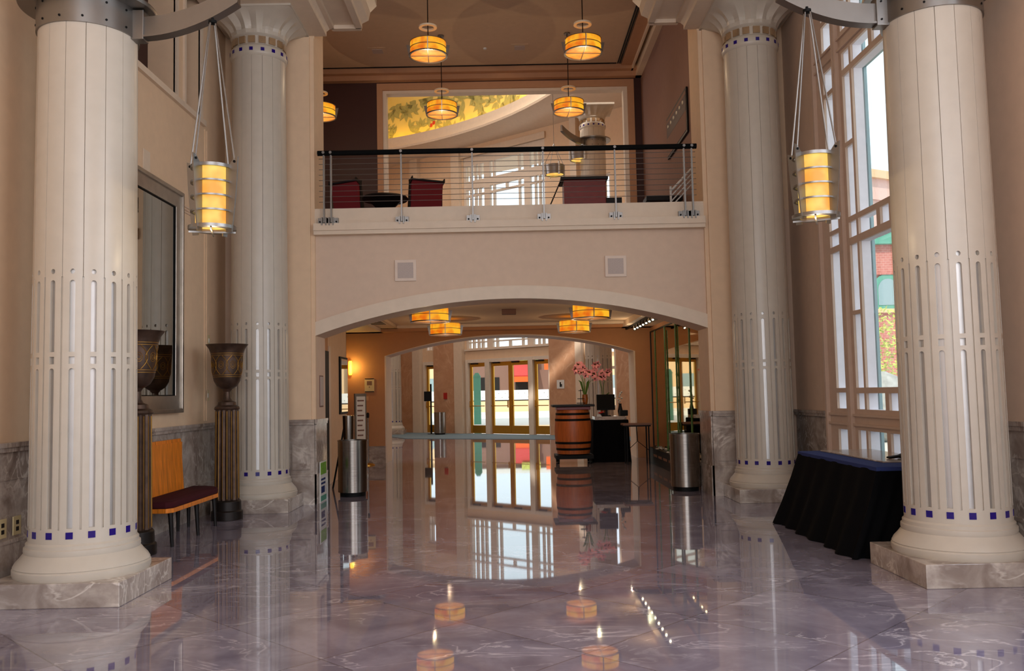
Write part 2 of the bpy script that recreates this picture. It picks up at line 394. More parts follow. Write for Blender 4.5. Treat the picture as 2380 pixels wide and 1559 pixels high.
# right wall and its tall window
b = MB(); b.grid_holes(-4, 13.5, 0, 9.6, [(8.0, 12.1, 0.0, 9.2), (0.4, 6.0, 0.3, 9.2)], YZ(XR), 'wallp', 0.5)
struct(b.build('wall_right', smooth=0), 'rose plaster wall round the tall gridded window')
b = MB(); wains(b, lambda u, v, w: (XR - w, u, v), 12.12, 13.42); wains(b, lambda u, v, w: (XR - w, u, v), 6.02, 7.98)
struct(b.build('trim_3', smooth=0), 'veined marble wainscot beside the tall right window')
def win_panes():
    P = []
    def sym(y0, y1, z0, z1):
        P.append((y0, y1, z0, z1)); P.append((20.1 - y1, 20.1 - y0, z0, z1))
    for z0, z1 in ((0.3, 1.04), (1.31, 1.52), (1.58, 3.38), (3.46, 3.62), (3.68, 5.5), (5.56, 5.85), (6.13, 6.5), (6.57, 8.6)): sym(11.42, 11.78, z0, z1)
    for z0, z1 in ((0.3, 1.05), (1.31, 1.51), (1.58, 2.50), (2.55, 3.39), (3.48, 3.68), (3.75, 4.65), (4.71, 5.58), (5.66, 5.88), (6.17, 6.55), (6.62, 8.6)): sym(10.87, 11.11, z0, z1)
    for z0, z1 in ((0.3, 1.05), (1.31, 1.51), (3.48, 3.68), (5.66, 5.88)):
        sym(10.27, 10.81, z0, z1); P.append((9.93, 10.17, z0, z1))
    for z0, z1 in ((1.58, 3.39), (3.75, 5.58), (6.17, 8.6)): P.append((9.29, 10.81, z0, z1))
    return P
panes = win_panes()
b = MB(); b.grid_holes(8.0, 12.1, 0.1, 9.2, panes, YZ(XR - 0.02), 'frame', 0.03); b.grid_holes(8.0, 12.1, 0.1, 9.2, panes, YZ(XR + 0.012), 'reveal', 0.11)
wf = thing('window_1', 'tall taupe gridded window beside the right columns', 'window', (0, 0, 0)); wf['kind'] = 'structure'; del wf['category']
b.build('window_frame', wf, smooth=0)
b = MB()
for y0, y1 in ((8.0, 8.06), (12.04, 12.1), (11.2, 11.25), (11.28, 11.33)): b.box(XR - 0.07, XR - 0.01, y0, y1, 0.1, 9.2, 'frame')
for z in (1.1, 1.22, 5.93, 6.08): b.box(XR - 0.05, XR - 0.01, 8.0, 12.1, z, z + 0.03, 'frame')
b.build('window_moulding', wf, smooth=0)
b = MB()
outer = [(6.6, 7.0, .25, 8.7), (7.35, 7.45, .25, 8.7)]
for z in (.2, 1.1, 3.42, 5.6, 8.65): b.box(XR + .145, XR + .18, 8.0, 12.1, z, z + .06, 'teal')
for y in (8.05, 8.3, 8.9, 10.82, 11.13, 11.37, 11.8, 12.02): b.box(XR + .145, XR + .18, y, y + .05, .2, 8.7, 'teal')
b.build('outer_frame', wf, smooth=0)
b = MB(); b.box(XR + .185, XR + .19, 8.0, 12.1, .2, 8.7, 'glass'); b.build('pane', wf, smooth=0)
b = MB()
b.grid_holes(0.4, 6.0, 0.3, 9.2, [(0.5 + i * 1.1, 1.5 + i * 1.1, 0.5 + j * 1.5, 1.85 + j * 1.5) for i in range(5) for j in range(5)], YZ(XR), 'frame', 0.22)
struct(b.build('window_2', smooth=0), 'tall gridded window bay nearest the viewer')

# end wall of the lobby: arch below, balcony opening above
JL, JR, Y0, TH = -2.93, 3.07, 13.5, 0.65
ac, ahw, az, arise = (JL + JR) / 2, (JR - JL) / 2, 2.54, 0.51
R_ = (ahw ** 2 + arise ** 2) / (2 * arise)
def arch(n=40, off=0.0, hw=ahw):
    cz = az + arise - R_; r = R_ + off; a = math.asin(min(1, hw / r)); return [(ac + r * math.sin(-a + 2 * a * i / n), cz + r * math.cos(-a + 2 * a * i / n)) for i in range(n + 1)]
A1 = arch()
b = MB()
b.poly([(XL, 0), (JL, 0)] + A1 + [(JR, 0), (XR, 0), (XR, 4.35), (XL, 4.35)], [], XZ(Y0), 'wallp', TH)
b.box(XL, JL, Y0, Y0 + TH, 4.35, 9.6, 'wall'); b.box(JR, XR, Y0, Y0 + TH, 4.35, 9.6, 'wall')
struct(b.build('wall_front', smooth=30), 'rose plaster end wall with a low arch under the balcony')
b = MB()
O = arch(off=0.2, hw=ahw + 0.0)
band = A1 + list(reversed(O))
b.poly(band, [], XZ(Y0 - 0.05), 'trim', 0.05)
struct(b.build('trim_4', smooth=30), 'ivory band following the curve of the near arch')
# pilasters flanking the opening
b = MB()
for x0, x1 in ((-3.36, -2.99), (3.13, 3.5)): b.box(x0, x1, Y0 - 0.09, Y0, 1.27, 7.2, 'wall')
for x0, x1 in ((-2.99, JL), (JR, 3.13)): b.box(x0, x1, Y0 - 0.05, Y0, 1.27, 7.2, 'wall')
struct(b.build('trim_5', smooth=0), 'flat plaster pilasters either side of the balcony')
b = MB()
for x0, x1, a in ((-4.16, JL, 0), (JR, 4.31, 0)): wains(b, lambda u, v, w: (u, Y0 - 0.0 - w, v), x0, x1)
for x0, x1 in ((-3.4, JL - .005), (JR + .005, 3.5)): wains(b, lambda u, v, w: (u, Y0 - 0.09 - w, v), x0, x1)
for X, s in ((JL, 1), (JR, -1)): wains(b, lambda u, v, w: (X + s * w * .5, u, v), Y0 - 0.12, Y0 + TH)
b.box(-3.27, -3.0, Y0 - .15, Y0 - .12, .52, .9, 'wain'); b.box(3.14, 3.4, Y0 - .15, Y0 - .12, .52, .9, 'wain')
struct(b.build('trim_6', smooth=0), 'panelled grey marble dado at the feet of the arch')

# lobby ceiling, rear wall round its window
b = MB(); b.box(-5.2, 5.2, -4.3, 13.5, 9.6, 9.8, 'ceil'); struct(b.build('ceiling', smooth=0), 'beige lobby ceiling high above the columns')
b = MB(); b.grid_holes(-5.2, 5.2, 0, 9.6, [(-3.2 + i * 1.4, -1.95 + i * 1.4, 0.4 + j * 1.6, 1.85 + j * 1.6) for i in range(5) for j in range(5)], XZ(-4.25), 'wallp', -0.3)
struct(b.build('wall_back', smooth=0), 'plaster wall behind the viewer pierced by a grid of windows')

# entablatures over the colonnades
for s, lab, nm in ((-1, 'stepped ivory cornice over the left colonnade', 'trim_7'), (1, 'stepped ivory cornice over the right colonnade', 'trim_8')):
    off = 0.0 if s < 0 else 0.13
    prof = [(-4.3, 7.25), (-2.74, 7.25), (-2.74, 7.32), (-2.69, 7.36), (-2.62, 7.36), (-2.62, 7.42), (-2.28, 7.42), (-2.28, 7.36), (-2.18, 7.36), (-2.18, 7.44), (-2.08, 7.49), (-2.05, 7.62), (-1.95, 7.72), (-1.95, 8.3), (-4.3, 8.3)]
    loops = []
    for y in (-3.9, 13.52): loops.append([((p[0] * -s) * 1 + (off if s > 0 else 0), y, p[1]) for p in prof])
    b = MB(); b.rings(loops, 'trim')
    x0, x1 = ((-2.66, -2.2) if s < 0 else (2.33, 2.79))
    b.box(min(x0, x1), max(x0, x1), 13.5, 13.6, 7.36, 7.7, 'trim')
    struct(b.build(nm, smooth=0), lab)

# ------------------------------------------------------------------ columns
def make_column(zc=6.6, collar=None, name='column', label='', loc=(0, 0, 0)):
    root = thing(name, label, 'column', loc)
    b = MB(); b.box(-0.54, 0.54, -0.54, 0.54, 0, 0.19, 'wain'); b.build('plinth', root, smooth=0, bevel=0.006)
    b = MB(); b.lathe([(r * .908, z) for r, z in [(0.0, 0.19), (0.575, 0.19), (0.585, 0.215), (0.585, 0.25), (0.572, 0.262), (0.578, 0.27), (0.56, 0.30), (0.525, 0.335), (0.50, 0.365), (0.49, 0.375), (0.495, 0.39), (0.493, 0.42), (0.478, 0.428), (0.478, 0.455), (0.462, 0.47), (0.0, 0.47)]], 'col', n=72, caps=False)
    b.build('base', root, smooth=30)
    rr = lambda z: 0.420 - 0.005 * min(z, 7)
    b = MB(); step = PI / 8
    def P(a, z, d=0): r = (rr(z) - d) ; return (r * math.sin(a), -r * math.cos(a), z)
    sw = math.radians(3.1); half = step / 2
    def quad(a0, a1, z0, z1, d0=0, d1=0):
        n = max(1, int(round((a1 - a0) / 0.05)))
        for i in range(n):
            x0 = a0 + (a1 - a0) * i / n; x1 = a0 + (a1 - a0) * (i + 1) / n
            e0 = d0 + (d1 - d0) * i / n; e1 = d0 + (d1 - d0) * (i + 1) / n
            b.add([P(x0, z0, e0), P(x1, z0, e1), P(x1, z1, e1), P(x0, z1, e0)], [(0, 1, 2, 3)], 'col')
    def hole(a0, a1, z0, z1, loop):
        outer = [(a0, z0), (0, z0), (a1, z0), (a1, z1), (0, z1), (a0, z1)]
        tris = tessellate_polygon([[Vector((p[0], p[1], 0)) for p in outer], [Vector((p[0], p[1], 0)) for p in loop]])
        fl = outer + loop
        b.add([P(A + p[0], p[1]) for p in fl], [tuple(t) for t in tris], 'col')
        n = len(loop)
        b.add([P(A + p[0], p[1]) for p in loop] + [P(A + p[0], p[1], 0.03) for p in loop], [(i, (i + 1) % n, n + (i + 1) % n, n + i) for i in range(n)], 'col')
    def cap_loop(z0, z1, rt=True, rb=False):
        rz = sw * 0.45; L_ = []
        if rb: L_ += [(sw * math.cos(t), z0 + rz * (1 - math.sin(-t))) for t in [-PI + PI * i / 6 for i in range(7)]]
        else: L_ += [(-sw, z0), (sw, z0)]
        if rt: L_ += [(sw * math.cos(t), z1 - rz * (1 - math.sin(t))) for t in [PI * i / 6 for i in range(7)]]
        else: L_ += [(sw, z1), (-sw, z1)]
        return L_
    hc = sw + math.radians(1.2)
    circ = [(sw * 0.85 * math.cos(2 * PI * i / 12), 2.668 + 0.021 * math.sin(2 * PI * i / 12)) for i in range(12)]
    zs = [(0.47, 0.585, None), (0.585, 1.893, cap_loop(0.595, 1.878, True)), (1.893, 1.995, [(-sw, 1.912), (sw, 1.912), (sw, 1.972), (-sw, 1.972)]),
          (1.995, 2.625, cap_loop(2.01, 2.597, True)), (2.625, 2.71, circ)]
    for k in range(16):
        A = k * step + half
        g = math.radians(0.35)
        for (z0, z1, lp) in zs:
            if lp: hole(-hc, hc, z0, z1, lp)
            else: quad(A - hc, A + hc, z0, z1)
            gg = math.radians(1.1) if z0 > 0.5 and z1 < 2.66 else g
            dd = 0.012 if z0 > .5 else 0
            quad(A - half + gg, A - hc, z0, z1); quad(A + hc, A + half - gg, z0, z1)
            quad(A - half, A - half + gg, z0, z1, dd, dd if gg > g else 0); quad(A + half - gg, A + half, z0, z1, dd if gg > g else 0, dd)
            if gg > g:
                for aa in (A - half + gg, A + half - gg):
                    b.add([P(aa, z0, 0), P(aa, z1, 0), P(aa, z1, dd), P(aa, z0, dd)], [(0, 1, 2, 3)], 'col')
        top = zc
        for z0, z1 in ((2.71, top),):
            quad(A - half + g, A + half - g, z0, z1); quad(A - half, A - half + g, z0, z1, 0.012, 0); quad(A + half - g, A + half, z0, z1, 0, 0.012)
    b.build('shaft', root, smooth=20)
    b = MB(); b.lathe([(rr(z) - 0.028, z) for z in (0.5, 2.72)], 'slot', n=64, caps=False); b.build('slot_lining', root)
    # cobalt tiles round the foot and the neck
    for k in range(16):
        a = k * step + half; T = Matrix.Rotation(a, 4, 'Z')
        t = MB(); t.box(-0.027, 0.027, -rr(.54) - 0.003, -rr(.54) + 0.03, 0.512, 0.566, 'blue', T); t.build('blue_tile', root, smooth=0)
    rn = 0.405
    b = MB(); r0 = rr(zc)
    b.lathe([(r0, zc), (rn, zc + 0.02), (rn + .01, zc + 0.05), (rn + .01, zc + 0.12), (rn - .005, zc + .15), (rn - 0.02, zc + 0.17), (rn - .035, zc + .175), (rn - .035, zc + .3), (rn - .02, zc + .31), (rn, zc + .33)], 'col', n=64, caps=False)
    b.build('necking', root, smooth=35)
    for k in range(16):
        a = k * step; T = Matrix.Rotation(a, 4, 'Z')
        t = MB(); t.box(-0.026, 0.026, -rn - 0.013, -rn + 0.02, zc + 0.058, zc + 0.108, 'blue', T); t.build('blue_tile', root, smooth=0)
        t = MB(); t.box(-0.05, 0.05, -rn + 0.012, -rn + 0.05, zc + 0.185, zc + 0.285, 'amber', T); t.build('glass_tile', root, smooth=0)
    # flared fan capital: circle to square with folded leaves
    b = MB(); n = 64; H = 0.62; loops = []
    for j in range(9):
        t = j / 8; z = zc + .33 + .29 * t ** 0.8; e = t * t
        lp = []
        for i in range(n):
            a = 2 * PI * i / n; c, s_ = math.cos(a), math.sin(a); sq = H / max(abs(c), abs(s_)); sq = min(sq, H * 1.36)
            fold = 0.028 * (1 if i % 4 == 2 else -1 if i % 4 == 0 else 0) * math.sin(PI * t)
            r = rn * (1 - e) + sq * e + fold
            lp.append((r * c, r * s_, z))
        loops.append(lp)
    b.rings(loops, 'col', cap=True)
    b.box(-H - .01, H + .01, -H - .01, H + .01, zc + .62, zc + .68, 'col')
    b.build('capital', root, smooth=12)
    if collar:
        z = collar
        b = MB(); b.lathe([(.385, z), (.412, z), (.412, z + .28), (.385, z + .28)], 'silver', n=64, caps=False)
        b.build('metal_collar', root, smooth=40)
        b = MB(); b.lathe([(.40, z + .25), (.555, z + .25), (.56, z + .26), (.56, z + .285), (.40, z + .285)], 'silver', n=72, caps=False)
        b.build('collar_flange', root, smooth=40)
        for k in range(14):
            for zz in (z + .05, z + .2):
                a = 2 * PI * k / 14 + .1; t = MB(); t.lathe([(.010, -.004), (.010, .004)], 'blackm', n=10, T=Matrix.Translation((.413 * math.cos(a), .413 * math.sin(a), zz)) @ Matrix.Rotation(a, 4, 'Z') @ Matrix.Rotation(PI / 2, 4, 'Y')); t.build('bolt', root)
    return root
cA = make_column(6.6, None, 'column', 'ivory panelled column with fan capital right of the bronze urns', (-3.64, 12.95, 0))
cB = copy_tree(cA); place(cB, (3.735, 12.95, 0), 'ivory column with fan capital between window wall and right steel bin')
cC = make_column(6.6, 4.76, 'column', 'large left foreground ivory column with steel collar and blue squares', (-3.61, 7.55, 0))
cD = copy_tree(cC); place(cD, (3.785, 7.55, 0), 'large right foreground ivory column beside the black draped table')
cE = copy_tree(cA); place(cE, (-4.88, 36.9, 0), 'distant ivory column left of the entrance doors, beyond the second arch')
cF = make_column(9.72, 9.12, 'column', 'tall collared column seen through the balcony opening, right side', (2.78, 27.0, 0))

# curved steel arms that carry the lanterns
def lantern_arm(s):
    X0 = 0.41
    root = thing('lamp_bracket', '', 'bracket')
    pts = []
    for i in range(13):
        t = i / 12; pts.append((X0 + 0.02 + t * 0.90, -0.32 * math.sin(t * PI) * 0.0 - 0.05 * t, 4.86 + 0.30 * t * t - 0.03 * t))
    b = MB(); loops = []
    for p in pts:
        x, y, z = p; h, w = 0.085, 0.035
        loops.append([(x, y - w, z - h), (x, y + w, z - h), (x, y + w, z + h), (x, y - w, z + h)])
    b.rings(loops, 'silver')
    # lower flange
    b2 = [[(x, y - .055, z - .1), (x, y + .055, z - .1), (x, y + .055, z - .083), (x, y - .055, z - .083)] for x, y, z in pts]
    b.rings(b2, 'silver'); b.build('arm', root, smooth=30)
    b = MB(); b.box(X0 - .02, X0 + .09, -.06, .06, 4.74, 5.0, 'silver'); b.build('mounting_block', root, smooth=0, bevel=.005)
    for zz in (4.79, 4.95):
        t = MB(); t.lathe([(.009, -.066), (.009, -.058)], 'blackm', n=10, T=Matrix.Translation((X0 + .05, 0, zz)) @ Matrix.Rotation(PI / 2, 4, 'X') @ Matrix.Rotation(PI, 4, 'Z')); t.build('bolt', root)
    return root
arL = lantern_arm(1); place(arL, (-3.61, 7.55, 0), 'curved grey steel arm on the left foreground column', rz=0)
arR = copy_tree(arL); place(arR, (3.785, 7.55, 0), 'curved grey steel arm on the right foreground column', rz=PI)

def lantern():
    root = thing('hanging_lantern', '', 'lantern')
    b = MB(); b.lathe([(.138, -.50), (.138, .02)], 'lant', n=48, caps=False); b.lathe([(.0, -.485), (.137, -.485)], 'lant', n=48, caps=False)
    b.build('glass_shade', root)
    for i, z in enumerate((0.0, -.125, -.25, -.375, -.52)):
        w = .028 if i in (0, 4) else .014; ro = .178 if i < 4 else .198; ri = .158 if i < 4 else .13
        b = MB(); b.lathe([(ri, z), (ro, z), (ro, z + w), (ri, z + w), (ri, z)], 'silver', n=48, caps=False); b.build('band', root, smooth=40)
    for a in (-108.5, -18.5, 71.5, 161.5):
        T = Matrix.Rotation(math.radians(a), 4, 'Z'); b = MB()
        out = [(.141, -.55), (.198, -.55), (.218, -.40), (.235, -.25), (.248, -.1), (.258, .09), (.215, .075), (.175, .03), (.141, .02)]
        b.poly(out, [], lambda u, v, w: T @ Vector((u, w - .006, v)), 'silver', .012); b.build('fin', root, smooth=0)
        b = MB(); b.tube([T @ Vector((.225, 0, .05)), (T @ Vector((.03, 0, 0))) + Vector((0, 0, 1.28))], .0075, 'silver', n=8)
        b.lathe([(.011, -.012), (.011, .012)], 'blackm', n=10, T=T @ Matrix.Translation((.225, 0, .05)) @ Matrix.Rotation(PI / 2, 4, 'X')); b.build('hanging_rod', root)
    b = MB()
    for a in (15, 105):
        T = Matrix.Rotation(math.radians(a), 4, 'Z'); b.box(-.19, .19, -.006, .006, -.545, -.53, 'silver', T)
    b.build('bottom_cross', root, smooth=0)
    b = MB(); b.lathe([(.02, 1.28), (.035, 1.285), (.035, 1.31), (.012, 1.32), (.012, 1.335)], 'blackm', n=16); b.build('hook', root)
    lamp(root, (0, 0, -.66), 5, (1.0, .76, .46), .1)
    return root
lL = lantern(); place(lL, (-2.495, 7.45, 3.56), 'hanging steel lantern with glowing glass before the left columns')
lR = copy_tree(lL); place(lR, (2.66, 7.45, 3.56), 'hanging steel lantern with glowing glass beside the tall right window', rz=math.radians(-36))

# ------------------------------------------------------------------ balcony
b = MB(); b.box(JL, JR, Y0 - .02, Y0 + TH, 4.35, 4.5, 'trim'); b.box(JL, JR, Y0 - .04, Y0 + .1, 4.46, 4.5, 'trim')
b.box(JL, JR, Y0 - .14, Y0, 4.08, 4.14, 'trim'); b.box(JL, JR, Y0 - .17, Y0, 4.14, 4.17, 'trim'); b.box(JL, JR, Y0 - .16, Y0, 4.17, 4.25, 'trim'); b.box(JL, JR, Y0 - .05, Y0, 4.25, 4.46, 'trim')
struct(b.build('trim_9', smooth=0), 'ivory balcony curb with projecting ledge')
rail = thing('balcony_railing', 'steel cable railing with black handrail along the balcony edge', 'railing', (0, 13.36, 4.28))
b = MB(); b.tube([(-2.86, 0, 1.06), (2.97, 0, 1.06)], .040, 'rail', n=14); b.build('handrail', rail)
for i in range(9):
    b = MB(); z = .30 + i * .084; b.tube([(-2.84, -.0, z), (2.95, -.0, z)], .0045, 'silver', n=6); b.build('cable', rail)
for x in (-2.765, -2.655, -1.578, -.487, .601, 1.705, 2.77, 2.89):
    b = MB(); b.box(x - .011, x + .011, -.022, .022, -.02, 1.06, 'silver'); b.lathe([(.022, -.04), (.022, .04)], 'silver', n=12, T=Matrix.Translation((x, -.02, 1.06)) @ Matrix.Rotation(PI / 2, 4, 'X')); po = b.build('post', rail, smooth=40)
    b = MB(); b.box(x - .1, x + .1, .03, .09, -.06, .06, 'silver'); b.box(x - .04, x - .02, -.04, .06, -.06, .06, 'silver'); b.box(x + .02, x + .04, -.04, .06, -.06, .06, 'silver')
    for dx in (-.07, .07): b.lathe([(.013, 0), (.013, .02)], 'blackm', n=10, T=Matrix.Translation((x + dx, .03, 0)) @ Matrix.Rotation(PI / 2, 4, 'X'))
    b.build('bracket', po, smooth=0)

for x, lab in ((-1.545, 'square white wall speaker above the near arch, left one'), (1.69, 'square white wall speaker above the near arch, right one')):
    t = thing('wall_speaker', lab, 'speaker', (x, Y0 - .0, 3.52), group=None)
    b = MB(); b.box(-.165, .165, -.03, 0, -.165, .165, 'spk'); b.build('frame', t, smooth=0, bevel=.006)
    b = MB(); b.box(-.12, .12, -.036, -.03, -.12, .12, 'grille'); b.build('grille', t, smooth=0)

# ------------------------------------------------------------------ upper level behind the balcony
YB = 21.3
b = MB(); b.box(-5.1, 3.5, Y0 + TH, YB, 4.1, 4.4, 'brown'); struct(b.build('floor_upper', smooth=0), 'dark floor of the upper lounge')
b = MB(); b.box(-5.1, 3.0, Y0 + .1, YB + .1, 9.55, 9.75, 'ceil'); b.box(3.0, 3.9, Y0 + .1, YB + .1, 9.62, 9.75, 'ceil')
struct(b.build('ceiling_upper', smooth=0), 'flat beige ceiling of the upper lounge')
b = MB()
b.box(3.28, 3.45, Y0 + TH, YB, 9.3, 9.62, 'trim'); b.box(3.16, 3.2, Y0 + TH, YB, 9.42, 9.55, 'trim')
b.box(2.9, 3.16, Y0 + TH, YB, 9.5, 9.55, 'brownpl')
b.box(-5.1, 3.5, YB - .18, YB, 9.3, 9.42, 'brownpl'); b.box(-5.1, 3.5, YB - .34, YB, 9.42, 9.55, 'brownpl')
struct(b.build('trim_16', smooth=0), 'stepped sienna crown round the upper lounge ceiling')
b = MB()
for i in range(3): b.box(2.80 + i * .05, 2.825 + i * .05, 16.2, 20.9, 9.52, 9.545, 'darkgap')
tag(b.build('slot_diffuser', smooth=0), 'long black slotted air diffuser along the right of the upper lounge ceiling', 'vent')
b = MB(); b.box(-5.0, 2.78, 20.90, 20.93, 9.53, 9.549, 'darkgap')
tag(b.build('slot_diffuser', smooth=0), 'thin black slot crossing the far end of the upper lounge ceiling', 'vent')
b = MB(); b.box(3.42, 3.6, Y0 + TH, YB, 4.4, 9.6, 'taupe'); struct(b.build('wall_upper_right', smooth=0), 'taupe side wall of the upper lounge')
b = MB(); b.box(-5.2, -5.0, Y0 + TH, YB, 4.4, 9.6, 'taupe'); struct(b.build('wall_upper_left', smooth=0), 'taupe wall at the left of the upper lounge')
b = MB(); b.grid_holes(-5.1, 3.5, 4.4, 9.6, [(-3.09, 3.24, 4.4, 9.27)], XZ(YB), 'brown', .25)
struct(b.build('wall_upper_rear', smooth=0), 'dark brown panelled wall round the big opening above the balcony')
b = MB(); b.grid_holes(-3.09, 3.24, 4.4, 9.27, [(-2.95, 3.08, 4.4, 9.1)], XZ(YB - .03), 'brownpl', .3)
b.grid_holes(-2.97, 3.1, 4.4, 9.12, [(-2.86, 2.98, 4.4, 9.03)], XZ(YB + .02), 'framew', .26)
struct(b.build('trim_10', smooth=0), 'ivory casing of the big upper opening')
for x, y in ((-2.6, 18.2), (.05, 17.8), (.95, 17.9)):
    pass
t = None
for (x, y, w, lab) in ((-2.86, 19.9, .2, 'square speaker grille in the upper lounge ceiling, left'), (.42, 19.85, .2, 'square speaker grille in the upper lounge ceiling, middle')):
    b = MB(); b.box(x - w, x + w, y - w, y + w, 9.54, 9.551, 'ceil'); b.box(x - w * .6, x + w * .6, y - w * .6, y + w * .6, 9.53, 9.541, 'grille')
    tag(b.build('ceiling_speaker', smooth=0), lab, 'speaker')
b = MB(); b.lathe([(.035, 9.52), (.045, 9.551)], 'white', -.38, 19.86, n=16); tag(b.build('sprinkler_head'), 'tiny sprinkler head between the upper ceiling grilles', 'sprinkler')

def drum_pendant(rod=1.5, ring=True):
    root = thing('drum_pendant', '', 'lamp')
    b = MB(); b.lathe([(.325, 0), (.325, .25)], 'shade', n=56, caps=False); b.build('shade', root)
    b = MB(); b.lathe([(0, .012), (.322, .012)], 'shadeb', n=56, caps=False); b.build('diffuser', root)
    for z in (-.012, .12, .235):
        b = MB(); w = .02 if z in (-.012,) else .010; ro = .352 if z < 0 else .338
        b.lathe([(.322, z), (ro, z), (ro, z + w), (.322, z + w), (.322, z)], 'silver', n=56, caps=False); b.build('band', root, smooth=40)
    for k in range(4):
        T = Matrix.Rotation(k * PI / 2 + .06, 4, 'Z'); b = MB()
        b.poly([(.322, -.015), (.352, -.015), (.375, .1), (.395, .2), (.33, .2), (.33, .25), (.322, .25)], [], lambda u, v, w: T @ Vector((u, w - .007, v)), 'silver', .014); b.build('fin', root, smooth=0)
    b = MB(); b.box(-.34, .34, -.006, .006, -.012, 0, 'silver', Matrix.Rotation(.06, 4, 'Z')); b.box(-.006, .006, -.34, .34, -.012, 0, 'silver', Matrix.Rotation(.06, 4, 'Z')); b.build('bottom_cross', root, smooth=0)
    if ring:
        b = MB(); b.lathe([(.11, .52), (.165, .52), (.165, .55), (.11, .55), (.11, .52)], 'warm', n=40, caps=False); b.build('ring', root, smooth=40)
        b = MB(); b.box(-.13, .13, -.004, .004, .53, .54, 'silver'); b.tube([(0, 0, .24), (0, 0, rod)], .0095, 'bronzed', n=8); b.build('rod', root)
    else:
        b = MB(); b.lathe([(.05, .25), (.05, rod)], 'silver', n=16); b.build('mount', root)
    b = MB(); b.lathe([(.07, rod - .03), (.07, rod)], 'silver', n=20); b.build('canopy', root)
    return root
up0 = drum_pendant(1.79, True); place(up0, (-1.335, 15.7, 7.76), 'amber drum pendant on the left of the nearer upper pair')
for (x, y, z, lab) in ((1.49, 15.7, 7.76, 'amber drum pendant on the right of the nearer upper pair'), (-1.34, 19.1, 7.76, 'amber drum pendant before the mural, left of the farther pair'), (1.46, 19.1, 7.76, 'amber drum pendant before the distant capital, right of the farther pair'), (-4.02, 19.1, 7.76, 'amber drum pendant half hidden behind the left pier')):
    c = place(copy_tree(up0), (x, y, z), lab)
lo0 = drum_pendant(.345, False); place(lo0, (-1.37, 15.7, 2.905), 'amber ceiling drum under the near arch, front left')
for (x, y, lab) in ((1.5, 15.7, 'amber ceiling drum under the near arch, front right'), (-1.35, 19.2, 'amber ceiling drum under the near arch, rear left'), (1.465, 19.2, 'amber ceiling drum under the near arch, rear right')):
    place(copy_tree(lo0), (x, y, 2.905), lab)
for o in [o for o in list(C.objects) if o.name.startswith('drum_pendant')]:
    lamp(o, (0, 0, -.3), 26 if o.location.z > 5 else 13, (1.0, .72, .44), .12)

# upper furniture
def lounge_chair(s):
    root = thing('lounge_chair', '', 'chair')
    b = MB(); b.box(-.32, .32, -.3, .3, .36, .46, 'ebony'); b.box(-.29, .29, -.28, .28, .46, .54, 'red'); b.build('seat', root, smooth=0, bevel=.02)
    b = MB(); prof = [(.30, .40), (.42, 1.14), (.50, 1.17), (.52, 1.14), (.38, .40)]
    b.poly(prof, [], lambda u, v, w: (u, w - .31, v), 'red', .62); b.build('backrest', root, smooth=0, bevel=.01)
    b = MB()
    for y in (-.33, .31): b.poly([(.28, .38), (.40, 1.15), (.56, 1.22), (.56, 1.16), (.44, 1.1), (.40, .38)], [], lambda u, v, w: (u, w + y, v), 'ebony', .02)
    b.box(.39, .56, -.33, .33, 1.15, 1.18, 'ebony'); b.build('back_frame', root, smooth=0)
    for x in (-.28, .34):
        for y in (-.27, .27):
            b = MB(); b.box(x - .02, x + .02, y - .02, y + .02, 0, .38, 'ebony'); b.build('leg', root, smooth=0)
    return root
ch = lounge_chair(1); place(ch, (-1.66, 16.6, 4.4), 'red upholstered lounge chair on the right of the dark upper table', rz=math.radians(-62))
place(copy_tree(ch), (-2.72, 16.6, 4.4), 'dim red lounge chair on the left of the dark upper table', rz=math.radians(-120))
t = thing('lounge_table', 'black round pedestal table between the red lounge chairs', 'table', (-2.17, 15.85, 4.40))
b = MB(); b.lathe([(.0, .74), (.40, .74), (.42, .77), (.40, .8), (0, .8)], 'ebony', n=40, caps=False); b.build('table_top', t)
b = MB(); b.lathe([(.36, 0.0), (.32, .05), (.07, .12), (.06, .5), (.30, .74)], 'ebony', n=32); b.build('pedestal', t)
t = thing('podium', 'cherry red wooden host podium on the upper level', 'podium', (1.49, 16.6, 4.4))
b = MB(); b.box(-.37, .42, -.25, .25, 0, 1.18, 'cherry'); b.build('body', t, smooth=0, bevel=.01)
b = MB(); b.box(-.43, .46, -.3, .3, 1.18, 1.23, 'ebony'); b.build('top', t, smooth=0)
b = MB(); b.box(.42, .72, -.2, .2, 0, .84, 'ebony'); b.build('side_shelf', t, smooth=0)
b = MB(); b.tube([(-.62, -.1, .75), (-.42, -.1, 1.2)], .012, 'ebony'); b.build('side_brace', t)
t = thing('bench', 'low black bench near the right end of the balcony', 'bench', (3.0, 16.6, 4.4))
b = MB(); b.box(-.33, .36, -.22, .22, .76, .86, 'ebony'); b.build('seat', t, smooth=0, bevel=.01)
for x in (-.28, .3):
    b = MB(); b.box(x - .02, x + .02, -.18, .18, 0, .76, 'ebony'); b.build('leg', t, smooth=0)
t = thing('stair_railing', 'white slanted stair rail rising at the right end of the balcony', 'railing', (3.15, 15.0, 4.4))
b = MB()
for k in range(4): b.tube([(-.28, 0, .35 + k * .09), (.2, 0, .85 + k * .09)], .012 if k < 3 else .02, 'white')
b.build('rail', t)
b = MB(); b.box(.12, .15, -.02, .02, 0, 1.15, 'white'); b.build('post', t, smooth=0)
b = MB(); b.box(-.3, -.27, -.02, .02, 0, .7, 'white'); b.build('post', t, smooth=0)
t = thing('framed_picture', 'dark framed picture with a row of glowing spots on the taupe wall', 'picture', (3.41, 16.9, 6.75))
b = MB(); b.box(-.03, 0, -1.0, 1.0, -.42, .42, 'ebony'); b.build('frame', t, smooth=0)
